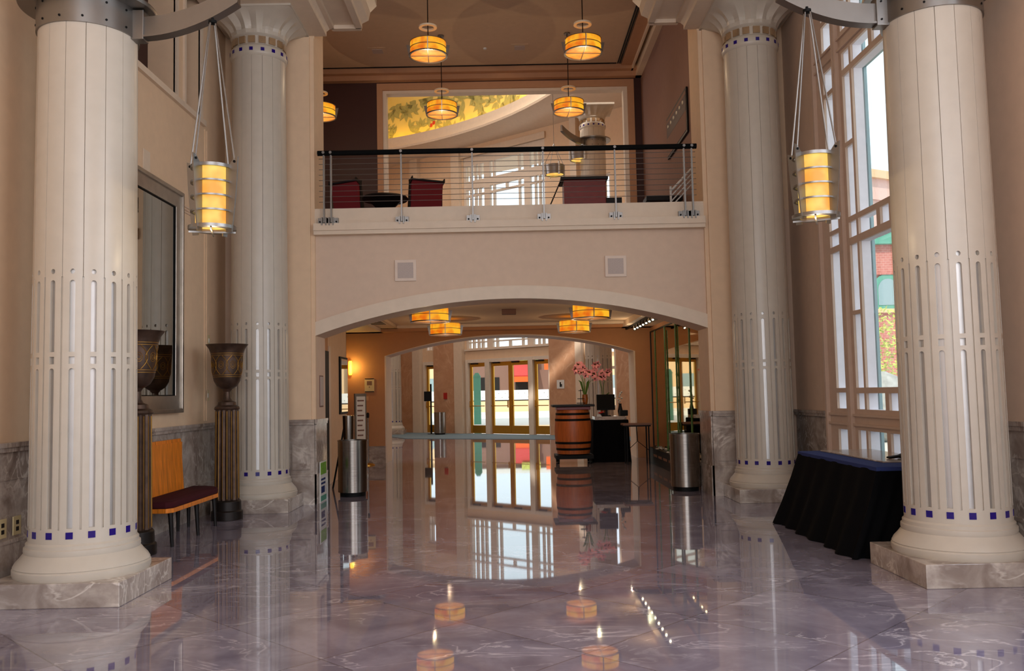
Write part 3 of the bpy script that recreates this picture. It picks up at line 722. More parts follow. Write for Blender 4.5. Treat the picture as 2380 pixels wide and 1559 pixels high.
b = MB(); b.box(-.036, -.03, -.95, .95, -.37, .37, 'taupe'); b.box(-.038, -.036, -.95, .95, .0, .3, 'brown'); b.build('canvas', t, smooth=0)
b = MB()
for k in range(6): b.lathe([(.0, -.01), (.035, -.01), (.035, .01), (0, .01)], 'warm', n=12, caps=False, T=Matrix.Translation((-.045, -.75 + k * .3, .2)) @ Matrix.Rotation(PI / 2, 4, 'Y'))
b.build('candle_lights', t)

# ------------------------------------------------------------------ passage under the balcony
b = MB(); b.box(-3.9, 3.7, Y0 + TH, YB, 3.25, 3.45, 'ceil')
b.box(-3.9, -3.0, Y0 + TH, YB, 3.12, 3.25, 'trim'); b.box(-3.03, -2.6, Y0 + TH, YB, 3.19, 3.25, 'ceil'); b.box(2.75, 3.7, Y0 + TH, YB, 3.12, 3.25, 'trim'); b.box(-3.9, 3.6, 20.9, YB, 3.12, 3.25, 'orange'); b.box(-3.9, 3.6, 20.75, YB, 3.19, 3.25, 'trim')
struct(b.build('ceiling_passage', smooth=0), 'beige tray ceiling of the passage beyond the near arch')
def arch_at(cx, hw, z, rise, n=40):
    R = (hw ** 2 + rise ** 2) / (2 * rise); a = math.asin(hw / R); cz = z + rise - R
    return [(cx + R * math.sin(-a + 2 * a * i / n), cz + R * math.cos(-a + 2 * a * i / n)) for i in range(n + 1)]
b = MB(); A2 = arch_at(.05, 3.02, 2.56, .47)
b.poly([(-5.1, 0), (-2.97, 0)] + A2 + [(3.07, 0), (5.2, 0), (5.2, 4.35), (-5.1, 4.35)], [], XZ(YB), 'orange', .9)
struct(b.build('wall_passage_rear', smooth=30), 'warm ochre wall with the second low arch')
b = MB(); A2i = arch_at(.05, 2.99, 2.56, .44)
b.poly([(-2.975, 0.0), (-2.975, 2.56)] + A2[1:-1] + [(3.075, 2.56), (3.075, 0), (3.04, 0)] + list(reversed(A2i)) + [(-2.94, 0)], [], XZ(YB - .02), 'trim', .94)
struct(b.build('trim_11', smooth=30), 'ivory lining of the second arch')
b = MB()
b.box(-3.55, -3.35, Y0 + TH, 15.0, 0, 3.12, 'wall'); b.box(-3.75, -3.62, 15.0, 16.5, 0, 3.12, 'tan'); b.box(-3.62, -3.35, 15.0, 15.02, 0, 3.12, 'wall'); b.box(-3.62, -3.35, 16.43, 18.3, 0, 3.12, 'wall'); b.box(-3.35, -3.33, 16.43, 16.6, 0, 2.55, 'trim')
b.box(-3.62, -3.35, 15.0, 16.43, 2.45, 3.12, 'tan')
b.box(-4.1, -3.9, 18.3, YB, 0, 3.12, 'orange'); b.box(-4.1, -3.35, 18.28, 18.3, 0, 3.12, 'orange')
struct(b.build('wall_passage_left', smooth=0), 'tan left wall of the passage beside the arch')
b = MB(); b.box(-3.6, -3.33, 16.06, 16.42, 0, 2.45, 'blackm'); b.box(-3.62, -3.56, 15.05, 15.9, 0, 2.5, 'brown')
struct(b.build('door_1', smooth=0), 'dark wooden door edge in the passage left wall')
b = MB(); wains(b, lambda u, v, w: (u, YB - w * .6, v * .32), -3.9, -2.98); struct(b.build('baseboard_passage', smooth=0), 'low marble baseboard under the plaque')
b = MB(); b.box(3.46, 3.7, Y0 + TH, YB, 0, 3.25, 'orange'); struct(b.build('wall_passage_right', smooth=0), 'ochre right wall of the passage')
t = thing('wall_mirror', 'large smoked mirror panel behind the bamboo poles', 'mirror', (3.455, 17.8, 0))
b = MB(); b.box(-.02, .0, -3.5, 3.3, .3, 2.98, 'mirrord'); b.build('mirror_glass', t, smooth=0)
b = MB(); b.box(-.035, .0, -3.5, 3.33, 2.98, 3.01, 'ebony'); b.box(-.035, .0, -3.5, 3.33, .26, .3, 'ebony'); b.box(-.035, 0, 3.3, 3.33, .3, 2.98, 'ebony'); b.build('frame', t, smooth=0)
t = thing('planter', 'long low black planter of pebbles under the bamboo poles', 'planter', (3.25, 17.3, 0))
b = MB(); b.box(-.12, .14, -2.6, 2.6, 0, .34, 'ebony')
for k in range(7): b.box(-.125, -.118, -2.0 + k * .6, -1.6 + k * .6, .17, .22, 'taupe')
b.build('trough', t, smooth=0, bevel=.005)
b = MB()
for k in range(80):
    x, y = random.uniform(-.1, .12), random.uniform(-2.5, 2.5); r = random.uniform(.02, .035)
    b.lathe([(0, .32), (r, .34), (r * .8, .355), (0, .36)], 'white' if k % 5 == 0 else 'rock', x, y, n=7, caps=False)
tag(b.build('pebbles', t), kind='stuff')
bam = None
for y, lab in ((19.7, 'bamboo pole farthest from the steel bin, at the mirror far end'), (18.46, 'second bamboo pole from the mirror far end'), (17.27, 'third bamboo pole from the mirror far end'), (15.98, 'bamboo pole nearest the steel bin')):
    pts = []; rs = []
    b = MB(); prof = []
    for k in range(10):
        z = .345 + k * .26; prof += [(.022, z), (.019, z + .03), (.018, z + .22), (.021, z + .25)]
    b.lathe(prof, 'bamboo', n=12); o = b.build('bamboo_pole'); o.location = (3.30, y, 0); tag(o, lab, 'bamboo', 'bamboo poles before the mirror')

# track lights
for (y0, lab) in ((17.6, 'ceiling track of lit spotlights nearer the steel bin'), (20.1, 'ceiling track of lit spotlights farther from the viewer')):
    t = thing('track_light', lab, 'lamp', (2.88, y0, 3.12), group='spotlight tracks')
    b = MB(); b.box(-.02, .02, -1.2, 1.2, -.045, -.0, 'blackm'); b.build('track', t, smooth=0)
    for k in range(6 if y0 < 19 else 3):
        y = -1.1 + k * .42; T = Matrix.Translation((0, y, -.10)) @ Matrix.Rotation(math.radians(15), 4, 'Y') @ Matrix.Rotation(math.radians(-42), 4, 'X')
        b = MB(); b.lathe([(.02, .06), (.035, .04), (.042, -.05), (.04, -.05)], 'silver', n=16, caps=False, T=T); b.tube([(0, y, -.04), (0, y, -.08)], .008, 'silver'); s = b.build('spot_head', t)
        b = MB(); b.lathe([(0, -.045), (.021, -.045)], 'bulb', n=16, caps=False, T=T); b.build('bulb', s)
    l = lamp(t, (-.2, 0, -.25), 7, (1, .78, .5), .1)

# exit-like smoke detector under near ceiling
b = MB(); b.box(-.1, .18, 17.2, 17.45, 3.15, 3.25, 'taupe'); tag(b.build('ceiling_sensor', smooth=0, bevel=.01), 'small boxy sensor fixed to the passage ceiling', 'sensor')
b = MB()
for k in range(5): b.box(-3.0, -2.68, 18.5 + k * .22, 18.62 + k * .22, 3.18, 3.189, 'darkgap')
b.box(-3.02, -2.66, 18.45, 19.6, 3.183, 3.1895, 'trim')
tag(b.build('air_vent', smooth=0), 'slatted air vent in the passage ceiling on the left', 'vent')

# left side of the passage
b = MB(); b.lathe([(.035, 2.12), (.045, 2.16), (.045, 2.42), (.035, 2.46)], 'sconce', -3.80, YB - .03, n=24)
t = b.build('wall_sconce'); tag(t, 'glowing yellow wall sconce at the corner near the plaque', 'lamp')
l = bpy.data.lights.new('sconce_light', 'POINT'); l.energy = 9; l.color = (1, .72, .2); l.shadow_soft_size = 0
lo_ = bpy.data.objects.new('sconce_light', l); C.objects.link(lo_); lo_.parent = t; lo_.location = (-3.72, YB - .2, 2.3)
t = thing('wall_plaque', 'small framed notice plaque on the ochre wall', 'plaque', (-3.345, YB - .001, 1.865))
b = MB(); b.box(-.115, .115, -.02, 0, -.16, .16, 'plastic'); b.box(-.11, .11, -.028, -.02, .145, .165, 'ebony'); b.box(-.11, .11, -.028, -.02, -.165, -.145, 'ebony'); b.build('board', t, smooth=0)
b = MB(); b.box(-.06, .06, -.024, -.02, .0, .1, 'taupe'); b.box(-.01, .01, -.024, -.02, -.06, -.03, 'taupe'); b.build('notice', t, smooth=0)
b = MB(); b.box(-3.47, -3.37, YB - .015, YB, 1.5, 1.6, 'tan'); tag(b.build('light_switch', smooth=0), 'light switch plate just below the notice plaque', 'switch')
t = thing('framed_poster', 'glossy framed poster on the left passage wall behind the steel bin', 'poster', (-3.35, 17.95, 1.84))
b = MB(); b.box(0, .03, -.48, .32, -.58, .56, 'blackm'); b.build('frame', t, smooth=0)
b = MB(); b.box(.03, .034, -.36, .3, -.54, .52, 'mirror'); b.build('glass', t, smooth=0)
b = MB(); b.box(JL, JL + .02, 13.72, 13.92, 1.47, 1.92, 'grille'); b.box(JL, JL + .012, 13.70, 13.94, 1.45, 1.94, 'taupe'); tag(b.build('wall_intercom', smooth=0), 'grey oblong panel on the reveal of the left arch pier', 'panel')

def steel_bin(name, lab, loc, h=.9, r=.235):
    t = thing(name, lab, 'bin', loc)
    b = MB(); b.lathe([(r, .07), (r, h - .02), (r + .006, h - .02), (r + .006, h), (r - .012, h), (r - .012, h - .03)], 'steel', n=56, caps=False); b.build('body', t, smooth=30)
    b = MB(); b.lathe([(r - .03, 0), (r - .03, .07)], 'blackm', n=40); b.build('foot', t)
    b = MB(); b.lathe([(0, h - .04), (.11, h - .04), (.12, h - .03), (r - .012, h - .025)], 'blackm', n=40, caps=False); b.build('lid', t)
    return t
b1 = steel_bin('trash_bin', 'brushed steel cylinder bin in front of the left arch pier', (-2.55, 14.42, 0), .9)
b2 = place(copy_tree(b1), (2.80, 14.2, 0), 'brushed steel cylinder bin beside the right arch pier')
b3 = place(copy_tree(b1), (-2.78, 35.6, 0), 'distant steel bin against the rose pilaster near the entrance')
t = thing('steel_lectern', 'narrow brushed steel stand rising behind the left bin', 'stand', (-2.83, 15.6, 0))
b = MB(); b.lathe([(.07, .5), (.09, .9), (.1, 1.27)], 'steel', n=32); b.build('body', t)
for s in (-1, 1):
    b = MB(); b.tube([(-.05, 0, 1.2), (s * .28, .0, .0)], .016, 'blackm'); b.build('leg', t)
b = MB(); b.tube([(-.05, .02, 1.2), (-.05, .25, .0)], .016, 'blackm'); b.build('leg', t)
t = thing('sign_stand', 'tall framed notice board on a stand behind the left bin', 'sign', (-3.02, 18.0, 0), rz=math.radians(38))
b = MB(); b.box(-.13, .13, -.02, .02, .6, 1.66, 'silver'); b.build('frame', t, smooth=0)
b = MB(); b.box(-.1, .1, -.026, -.02, .65, 1.6, 'paper')
for k in range(9): b.box(-.08, .07 - .02 * (k % 3), -.028, -.026, 1.5 - k * .1, 1.53 - k * .1, 'taupe')
b.build('notice', t, smooth=0)
b = MB(); b.tube([(0, 0, 0.02), (0, 0, .6)], .015, 'silver'); b.lathe([(.15, 0), (.15, .02)], 'silver', n=24); b.build('post', t)
t = thing('stanchion', 'brass footed queue post before the ochre wall', 'stanchion', (-3.3, 20.7, 0))
b = MB(); b.tube([(0, 0, .04), (0, 0, 1.15)], .02, 'steel', n=12); b.build('post', t)
b = MB(); b.lathe([(.16, 0), (.16, .015), (.12, .04), (.03, .055)], 'gold', n=32); b.build('base', t)
b = MB(); b.lathe([(.03, 1.1), (.035, 1.12), (.035, 1.2), (.02, 1.22)], 'ebony', n=16); b.build('cap', t)
# made-up board imitating the reflection on the polished left arch reveal
t = thing('reflection_board', 'colour banded board imitating a reflection at the foot of the left arch pier', 'board', (-2.895, 13.52, 0))
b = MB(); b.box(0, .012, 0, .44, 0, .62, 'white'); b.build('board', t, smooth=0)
b = MB(); b.box(.012, .015, .02, .42, .42, .6, 'grass'); b.box(.012, .015, .02, .42, .02, .10, 'teap'); b.box(.012, .015, .06, .3, .14, .24, 'navy'); b.box(.012, .015, .05, .35, .27, .30, 'navy'); b.box(.012, .015, .05, .35, .33, .36, 'navy'); b.build('print', t, smooth=0)  # reflected colours of the polished pier, painted as flat bands

# right side of the passage: barrel stand, desk, side table
t = thing('barrel_stand', 'oak barrel host stand with black hoops and dark counter top', 'barrel', (1.44, 20.05, 0))
b = MB(); prof = []
for k in range(13):
    u = k / 12; z = .22 + u * .98; prof.append((.365 + .05 * math.sin(PI * u), z))
b.lathe(prof, 'woodr', n=40); b.build('staves', t, smooth=40)
for z in (.33, .47, .98, 1.11):
    r = .365 + .05 * math.sin(PI * (z - .22) / .98); b = MB(); b.lathe([(r + .001, z - .025), (r + .006, z - .025), (r + .006, z + .025), (r + .001, z + .025)], 'blackm', n=40, caps=False); b.build('hoop', t)
b = MB(); b.box(-.47, .47, -.4, .4, 1.27, 1.32, 'ebony'); b.box(-.38, .38, -.33, .33, 1.2, 1.27, 'cherry'); b.build('counter_top', t, smooth=0, bevel=.01)
b = MB(); b.box(-.42, .42, -.40, .40, .12, .2, 'blackm'); b.build('dolly', t, smooth=0)
for x in (-.36, .36):
    for y in (-.34, .34):
        b = MB(); b.lathe([(.05, -.02), (.05, .02)], 'blackm', n=16, T=Matrix.Translation((x, y, .052)) @ Matrix.Rotation(PI / 2, 4, 'Y')); b.box(x - .025, x + .025, y - .01, y + .01, .06, .12, 'blackm'); b.build('caster', t)
t = thing('draped_desk', 'black draped reception desk right of the barrel', 'desk', (2.31, 20.48, 0))
b = MB(); loops = []
n = 80
def rect_loop(hx, hy, z, wav, n=80, ph=0):
    L_ = []
    for i in range(n):
        u = i / n * 4; s = int(u); f = u - s
        x, y = [(-hx + 2 * hx * f, -hy), (hx, -hy + 2 * hy * f), (hx - 2 * hx * f, hy), (-hx, hy - 2 * hy * f)][s]
        k = 1 + wav * math.sin(i * 1.7 + ph) + wav * .6 * math.sin(i * 3.1)
        L_.append((x * k, y * k, z))
    return L_
for z, w, g in ((.0, .022, .04), (.3, .015, .02), (.7, .008, .008), (.93, .0, 0), (.95, 0, -.01)): loops.append(rect_loop(.40 + g, .38 + g, z, w))
b.rings(loops, 'black'); b.build('drape', t, smooth=60)
b = MB(); b.box(-.36, .36, -.36, .3, .95, 1.03, 'wain'); b.build('counter', t, smooth=0, bevel=.005)
t = thing('monitor', 'black computer monitor standing on the reception desk', 'monitor', (2.24, 20.33, 1.03), rz=math.radians(-8))
b = MB(); b.box(-.22, .2, -.02, .02, .14, .5, 'blackm'); b.build('casing', t, smooth=0, bevel=.008)
b = MB(); b.box(-.2, .18, -.024, -.02, .17, .48, 'screen'); b.build('screen', t, smooth=0)
b = MB(); b.box(-.1, .1, -.06, .08, 0, .02, 'blackm'); b.box(-.03, .03, 0, .03, 0, .2, 'blackm'); b.build('stand', t, smooth=0)
b = MB(); b.box(2.55, 2.73, 20.3, 20.5, 1.03, 1.16, 'blackm'); tag(b.build('card_terminal', smooth=0, bevel=.01), 'black card terminal right of the monitor', 'terminal')
t = thing('telephone', 'white and red desk phone at the left of the monitor', 'phone', (2.08, 20.2, 1.03), rz=.1)
b = MB(); b.box(-.09, .02, -.06, .06, 0, .05, 'white'); b.box(-.0, .1, -.06, .06, .02, .08, 'blackm'); b.build('body', t, smooth=0)
b = MB(); b.tube([(-.05, -.07, .08), (.06, -.07, .1)], .018, 'redp'); b.build('handset', t)
def orchid(loc, lab, seed, hgt=.9, nb=7):
    rnd = random.Random(seed); t = thing('potted_orchid', lab, 'plant', loc)
    b = MB(); b.lathe([(.05, 0), (.07, .12), (.06, .2), (.065, .22)], 'pot', n=20); b.build('pot', t)
    b = MB()
    for k in range(3):
        a = rnd.uniform(0, 6); p = [(0, 0, .2), (.03 * math.cos(a), .03 * math.sin(a), hgt * .6), (.14 * math.cos(a), .1 * math.sin(a), hgt * .95), (.22 * math.cos(a), .14 * math.sin(a), hgt * .9)]
        b.tube(p, .006, 'leaf', n=5)
    for k in range(5):
        a = rnd.uniform(0, 6.28); d = Vector((math.cos(a), math.sin(a), 0)); s = Vector((-d.y, d.x, 0)) * .02
        z = Vector((0, 0, 1)); b.add([(d * .02 + z * .2) - s, (d * .02 + z * .2) + s, (d * .12 + z * .5) + s * 1.4, (d * .2 + z * .55), (d * .12 + z * .5) - s * 1.4], [(0, 1, 2, 3, 4)], 'leaf')
    b.build('stems', t)
    for k in range(nb):
        c = Vector((rnd.uniform(-.2, .2), rnd.uniform(-.15, .15), hgt * rnd.uniform(.82, 1.12))); b = MB()
        for q in range(6):
            a = q * PI / 3 + rnd.uniform(-.2, .2); d = Vector((math.cos(a), rnd.uniform(-.5, .2), math.sin(a))).normalized(); s = d.cross(Vector((0, 1, 0))).normalized() * .03
            b.add([c, c + d * .05 + s, c + d * .1, c + d * .05 - s], [(0, 1, 2), (0, 2, 3)], 'pink')
        b.lathe([(0, -.012), (.012, 0), (0, .012)], 'leafy', n=8, caps=False, T=Matrix.Translation(c + Vector((0, -.01, 0))))
        b.build('flower', t)
    return t
orchid((1.74, 20.15, 1.32), 'pink orchid in an amber pot on the barrel counter, left one', 3, .80, 12)
orchid((2.2, 20.62, 1.03), 'pink orchid behind the monitor, right one', 9, 1.08, 12)
t = thing('tiered_stand', 'small black tiered stand beside the left orchid', 'stand', (1.62, 19.85, 1.32))
b = MB(); b.tube([(0, 0, 0), (0, 0, .34)], .008, 'blackm'); b.build('stem', t)
for z, r in ((.02, .1), (.12, .08), (.3, .05)):
    b = MB(); b.lathe([(0, z), (r, z), (r, z + .015), (0, z + .015)], 'blackm', n=20, caps=False); b.build('tier', t)
t = thing('side_table', 'small brown folding table with black trestle legs by the mirror', 'table', (2.8, 19.5, 0))
b = MB(); b.box(-.32, .3, -.25, .25, .85, .885, 'taupe'); b.box(-.3, .28, -.23, .23, .82, .85, 'blackm'); b.build('table_top', t, smooth=0)
for x in (-.24, .24):
    for y in (-.18, .18):
        b = MB(); b.box(x - .014, x + .014, y - .014, y + .014, 0, .83, 'blackm'); b.build('leg', t, smooth=0)
b = MB(); b.tube([(-.24, -.18, .3), (0, -.1, .5), (.24, -.18, .3)], .008, 'blackm'); b.tube([(0, -.1, .5), (0, 0, .82)], .01, 'blackm'); b.build('brace', t)
t = thing('flower_vase', 'white flowers in a dark vase at the right end of the desk', 'vase', (2.60, 20.66, 1.03))
b = MB(); b.lathe([(.04, 0), (.06, .1), (.03, .25), (.035, .28)], 'ebony', n=16); b.build('vase', t)
b = MB()
for k in range(8): b.lathe([(0, -.03), (.03, 0), (0, .03)], 'white', n=8, caps=False, T=Matrix.Translation((random.uniform(-.05, .05), 0, .3 + k * .035)))
b.build('blossoms', t)

# ------------------------------------------------------------------ entrance hall
EA = Vector((-1.72, 36.09, 0)); e_ = Vector((.76644, -.64232, 0)); n_ = Vector((-.64232, -.76644, 0))
EW = lambda d0: (lambda u, v, w: tuple(EA + e_ * u - n_ * (d0 + w) + Vector((0, 0, v))))
# wall as pierced sheet
vis = []
hdoors = [(-2.44, -1.75, 0.0, 2.98), (0.02, 4.3, 0.0, 2.98)]
trans = [(-2.3, -1.8, 3.47, 4.6), (0.02, 4.3, 3.43, 11.35), (5.95, 7.25, 1.0, 9.5)]
b = MB(); b.grid_holes(-9, 13, 0, 15.8, hdoors + trans, EW(0), 'wall', .35)
struct(b.build('wall_entrance', smooth=0), 'angled ivory wall holding the brass entrance doors')
b = MB()
for u0, u1 in ((-3.95, -2.98), (-1.75, -.52), (4.36, 5.6), (7.35, 8.2)):
    q = EW(-.12); b.grid_holes(u0, u1, 0, 4.9, [], q, 'pilas', .12)
struct(b.build('trim_12', smooth=0), 'rose marble pilasters between the entrance doors')
b = MB()
for u0, u1 in ((-2.95, -2.5), (-.5, -.04), (5.62, 5.9)): b.grid_holes(u0, u1, 0, 11.8, [], EW(-.2), 'trim', .2)
b.grid_holes(-.04, 4.36, 11.35, 11.6, [], EW(-.09), 'trim', .12)
struct(b.build('trim_13', smooth=0), 'ivory uprights framing the tall entrance window')
P = []
for z0, z1 in ((3.46, 3.67), (3.72, 4.78), (4.85, 5.06), (5.13, 7.3), (7.38, 7.6), (7.68, 8.6), (8.68, 9.7), (9.78, 10.0), (10.35, 11.0)):
    P += [(.14, .36, z0, z1), (.44, .62, z0, z1), (.70, .84, z0, z1), (.92, 1.14, z0, z1)]
    P += [(1.44, 1.62, z0, z1), (3.0, 3.22, z0, z1), (3.52, 3.74, z0, z1), (3.80, 3.95, z0, z1), (4.02, 4.22, z0, z1)]
    if z1 - z0 < .4: P += [(1.69, 2.28, z0, z1), (2.36, 2.94, z0, z1)]
    else: P += [(1.69, 2.94, z0, z1)]
b = MB(); b.grid_holes(.02, 4.3, 3.43, 11.35, P, EW(.04), 'framew', .12)
we = thing('window_3', 'tall ivory gridded window above the entrance doors', 'window'); we['kind'] = 'structure'; del we['category']
b.build('window_frame', we, smooth=0)
b = MB(); b.grid_holes(.05, 4.28, 3.45, 11.3, [], EW(.2), 'glass', .01); b.build('pane', we, smooth=0)
b = MB(); b.grid_holes(-2.3, -1.8, 3.47, 4.6, [(-2.25, -2.12, 3.5, 3.78), (-2.08, -1.98, 3.5, 3.78), (-1.94, -1.83, 3.5, 3.78), (-2.25, -2.12, 3.84, 4.5), (-2.08, -1.83, 3.84, 4.5)], EW(.04), 'framew', .12)
struct(b.build('window_4', smooth=0), 'small gridded transom over the far left entrance door')
b = MB(); b.grid_holes(5.95, 7.25, 1.0, 9.5, [(6.0 + i * .25, 6.17 + i * .25, 1.1 + j * 1.4, 2.4 + j * 1.4) for i in range(5) for j in range(6)], EW(.04), 'framew', .12)
struct(b.build('window_5', smooth=0), 'tall window strips right of the accessible sign pilaster')
def entrance_door(u0, u1, lab, hinge, n):
    t = thing('door_%d' % n, lab, 'door'); t['kind'] = 'structure'; del t['category']
    b = MB(); w = .12; b.grid_holes(u0, u1, 0.02, 2.86, [(u0 + w, u1 - w * .8, .34, 2.7)], EW(.06), 'gold', .05); b.build('leaf', t, smooth=0)
    b = MB(); b.grid_holes(u0 + w, u1 - w * .8, .34, 2.7, [], EW(.08), 'glass', .008); b.build('glass', t, smooth=0)
    b = MB(); a = EW(0); b.tube([a(u0 + .05, 1.12, -.04), a(u1 - .05, 1.12, -.04)], .018, 'gold'); h = u0 + .07 if hinge else u1 - .07
    b.tube([a(h, 1.05, -.03), a(h, 1.32, -.03)], .025, 'gold'); b.build('push_bar', t)
    b = MB(); b.grid_holes(u0 + .1, u0 + .45, 2.8, 2.86, [], EW(-.0), 'bronzed', .06); b.build('door_closer', t, smooth=0)
entrance_door(.16, 1.06, 'brass framed glass entrance door left of the pair', True, 3)
entrance_door(1.32, 2.30, 'brass framed glass entrance door, left leaf of the centre pair', False, 4)
entrance_door(2.31, 3.28, 'brass framed glass entrance door, right leaf of the centre pair', True, 5)
entrance_door(3.52, 4.28, 'brass framed glass entrance door beside the barrel', True, 6)
entrance_door(-2.34, -1.76, 'single brass framed door at far left behind the queue post', True, 2)
b = MB()
for u0, u1 in ((.02, .15), (1.07, 1.31), (3.29, 3.51), (4.28, 4.36), (-2.44, -2.35)): b.grid_holes(u0, u1, 0, 2.98, [], EW(-.06), 'framew', .2)
b.grid_holes(-2.44, -1.75, 2.87, 3.0, [], EW(-.03), 'framew', .2); b.grid_holes(.02, 4.36, 2.87, 3.0, [], EW(-.05), 'framew', .2); b.grid_holes(.0, 4.38, 3.36, 3.42, [], EW(-.08), 'framew', .2)
struct(b.build('trim_14', smooth=0), 'ivory jambs and header of the entrance doors')
# accessible sign and alarm
t = thing('restroom_sign', 'small pale square sign with a dark figure on the rose pilaster', 'sign'); a = EW(-.14)
b = MB(); b.grid_holes(4.72, 5.06, 1.74, 2.06, [], EW(-.14), 'white', .02); b.build('plate', t, smooth=0)
b = MB(); b.grid_holes(4.86, 4.91, 1.80, 1.98, [], EW(-.15), 'blackm', .01); b.grid_holes(4.86, 4.96, 1.86, 1.90, [], EW(-.15), 'blackm', .01); b.grid_holes(4.93, 4.96, 1.80, 1.88, [], EW(-.15), 'blackm', .01); b.build('symbol', t, smooth=0)
b = MB(); b.grid_holes(-1.15, -.97, 1.42, 1.68, [], EW(-.16), 'redp', .04); tag(b.build('fire_alarm', smooth=0), 'red fire alarm box on the pilaster left of the doors', 'alarm')
t = thing('queue_post', 'slim black post with a dark box in front of the far left door', 'post', (-3.18, 36.2, 0))
b = MB(); b.tube([(0, 0, .0), (0, 0, 2.05)], .035, 'blackm'); b.lathe([(.16, 0), (.16, .03)], 'blackm', n=20); b.build('post', t)
b = MB(); b.box(-.28, .03, -.05, .05, 1.35, 1.75, 'blackm'); b.build('box', t, smooth=0, bevel=.01)
# cornice and mural
# cove edge runs as a shallow curve a metre or so in front of the wall
cv = []
for i in range(25):
    u = -8 + i * .85; p = EA + e_ * u + n_ * (1.0 + .036 * (u - .5) ** 2); cv.append((u, p))
def cove(d, z): return [tuple(p + n_ * d + Vector((0, 0, z))) for u, p in cv]
b = MB(); prof = [(-5, 11.75), (-.9, 11.8), (-.55, 11.86), (-.5, 11.9), (-.1, 11.97), (.08, 11.98), (.1, 12.06), (.04, 12.14), (.0, 12.3), (.0, 12.5), (-.06, 12.5), (-.06, 12.42), (-.6, 12.42), (-5, 12.42)]
lp = [cove(d, z) for d, z in prof]
b.rings([list(x) for x in zip(*lp)], 'trim', closed=True); struct(b.build('trim_15', smooth=30), 'curved ivory cornice below the leaf mural')
b = MB(); lp = [cove(-.55, 12.42), cove(-.5, 14.0), cove(-.2, 15.8)]
b.rings([list(x) for x in zip(*lp)], 'mural', closed=False, cap=False)
mur = b.build('cove_mural'); tag(mur, 'backlit golden mural of leafy branches above the curved cornice', 'mural')
rn_ = random.Random(4)
def mpt(u, z):
    i = max(0, min(23, int((u + 8) / .85))); f = (u + 8) / .85 - i; p = cv[i][1].lerp(cv[i + 1][1], f); d = -.55 + .05 * (z - 12.42) / 1.6
    return p + n_ * (d + .015) + Vector((0, 0, z))
b = MB()
for k in range(120):
    u = rn_.uniform(-6.5, 3.5); z = rn_.uniform(12.4, 14.6); s = rn_.uniform(.3, .6); a0 = rn_.uniform(0, 6.28)
    for q in range(rn_.randint(2, 5)):
        a = a0 + q * .7; pts = []
        for t_ in (0, .3, .6, 1.0, .6, .3):
            pass
        L_ = [(0, 0), (.3, .16), (.6, .17), (1, 0), (.6, -.17), (.3, -.16)]
        vv = []
        for (x, y) in L_:
            du = s * (x * math.cos(a) - y * math.sin(a)); dz = s * (x * math.sin(a) + y * math.cos(a)); vv.append(tuple(mpt(u + du, max(12.43, z + dz))))
        b.add(vv, [(0, 1, 2, 3, 4, 5)], 'muralleaf')
b.build('painted_leaves', mur, smooth=0)
b = MB()
for (u, z) in ((-5.2, 14.0), (-5.1, 13.8), (-4.95, 13.65), (-4.7, 13.5), (1.6, 13.7), (1.8, 13.6), (1.65, 13.85), (-1.2, 12.9), (-1.05, 12.98), (-4.85, 13.9)):
    c = mpt(u, z); b.add([tuple(c + e_ * .09 * math.cos(q * PI / 3) + Vector((0, 0, .09 * math.sin(q * PI / 3))) + n_ * .01) for q in range(6)], [(0, 1, 2, 3, 4, 5)], 'muralberry')
b.build('painted_berries', mur, smooth=0)
b = MB(); lp = [cove(-.12, 12.43), cove(-.2, 12.43), cove(-.2, 12.46), cove(-.12, 12.46)]
b.rings([list(x) for x in zip(*lp)], 'covelight', closed=True); tag(b.build('cove_strip_light'), 'yellow strip light hidden behind the curved cornice', 'lamp')
# hall shell
b = MB(); b.box(-9.2, -9.0, YB + .9, 44, 0, 16, 'wall'); struct(b.build('wall_hall_left', smooth=0), 'ivory side wall of the entrance hall')
b = MB(); b.box(6.0, 6.2, YB + .9, 32, 0, 16, 'wall'); struct(b.build('wall_hall_right', smooth=0), 'ivory wall right of the tall collared column')
b = MB(); b.box(-9.2, 9, YB + .8, 44, 15.8, 16, 'wall'); struct(b.build('ceiling_hall', smooth=0), 'ivory ceiling of the entrance hall')
b = MB(); b.box(-9.2, -5.1, YB, YB + .9, 0, 16, 'wall'); b.box(3.5, 6.2, YB, YB + .9, 0, 16, 'wall'); b.box(-5.1, 3.5, YB, YB + .25, 9.6, 16, 'wall'); b.box(-5.1, 3.5, YB + .1, YB + .9, 4.2, 4.4, 'wall')
struct(b.build('wall_hall_front', smooth=0), 'hall side of the wall between mezzanine and entrance hall')
b = MB(); pts = [(-9, 39.5), (-4.7, 35.2), (-3.8, 32.9), (1.4, 30.3), (6, 28.5), (6, 32), (6, 40), (-9, 44)]
b.poly([(-5.5, 39.3), (-4.75, 34.9), (-3.87, 32.95), (1.38, 30.35), (5.9, 27.0), (5.9, 29.6)], [], lambda u, v, w: (u, v, .001 + w), 'carpet', .012)
struct(b.build('floor_carpet', smooth=0), 'blue grey entrance carpet in front of the brass doors')
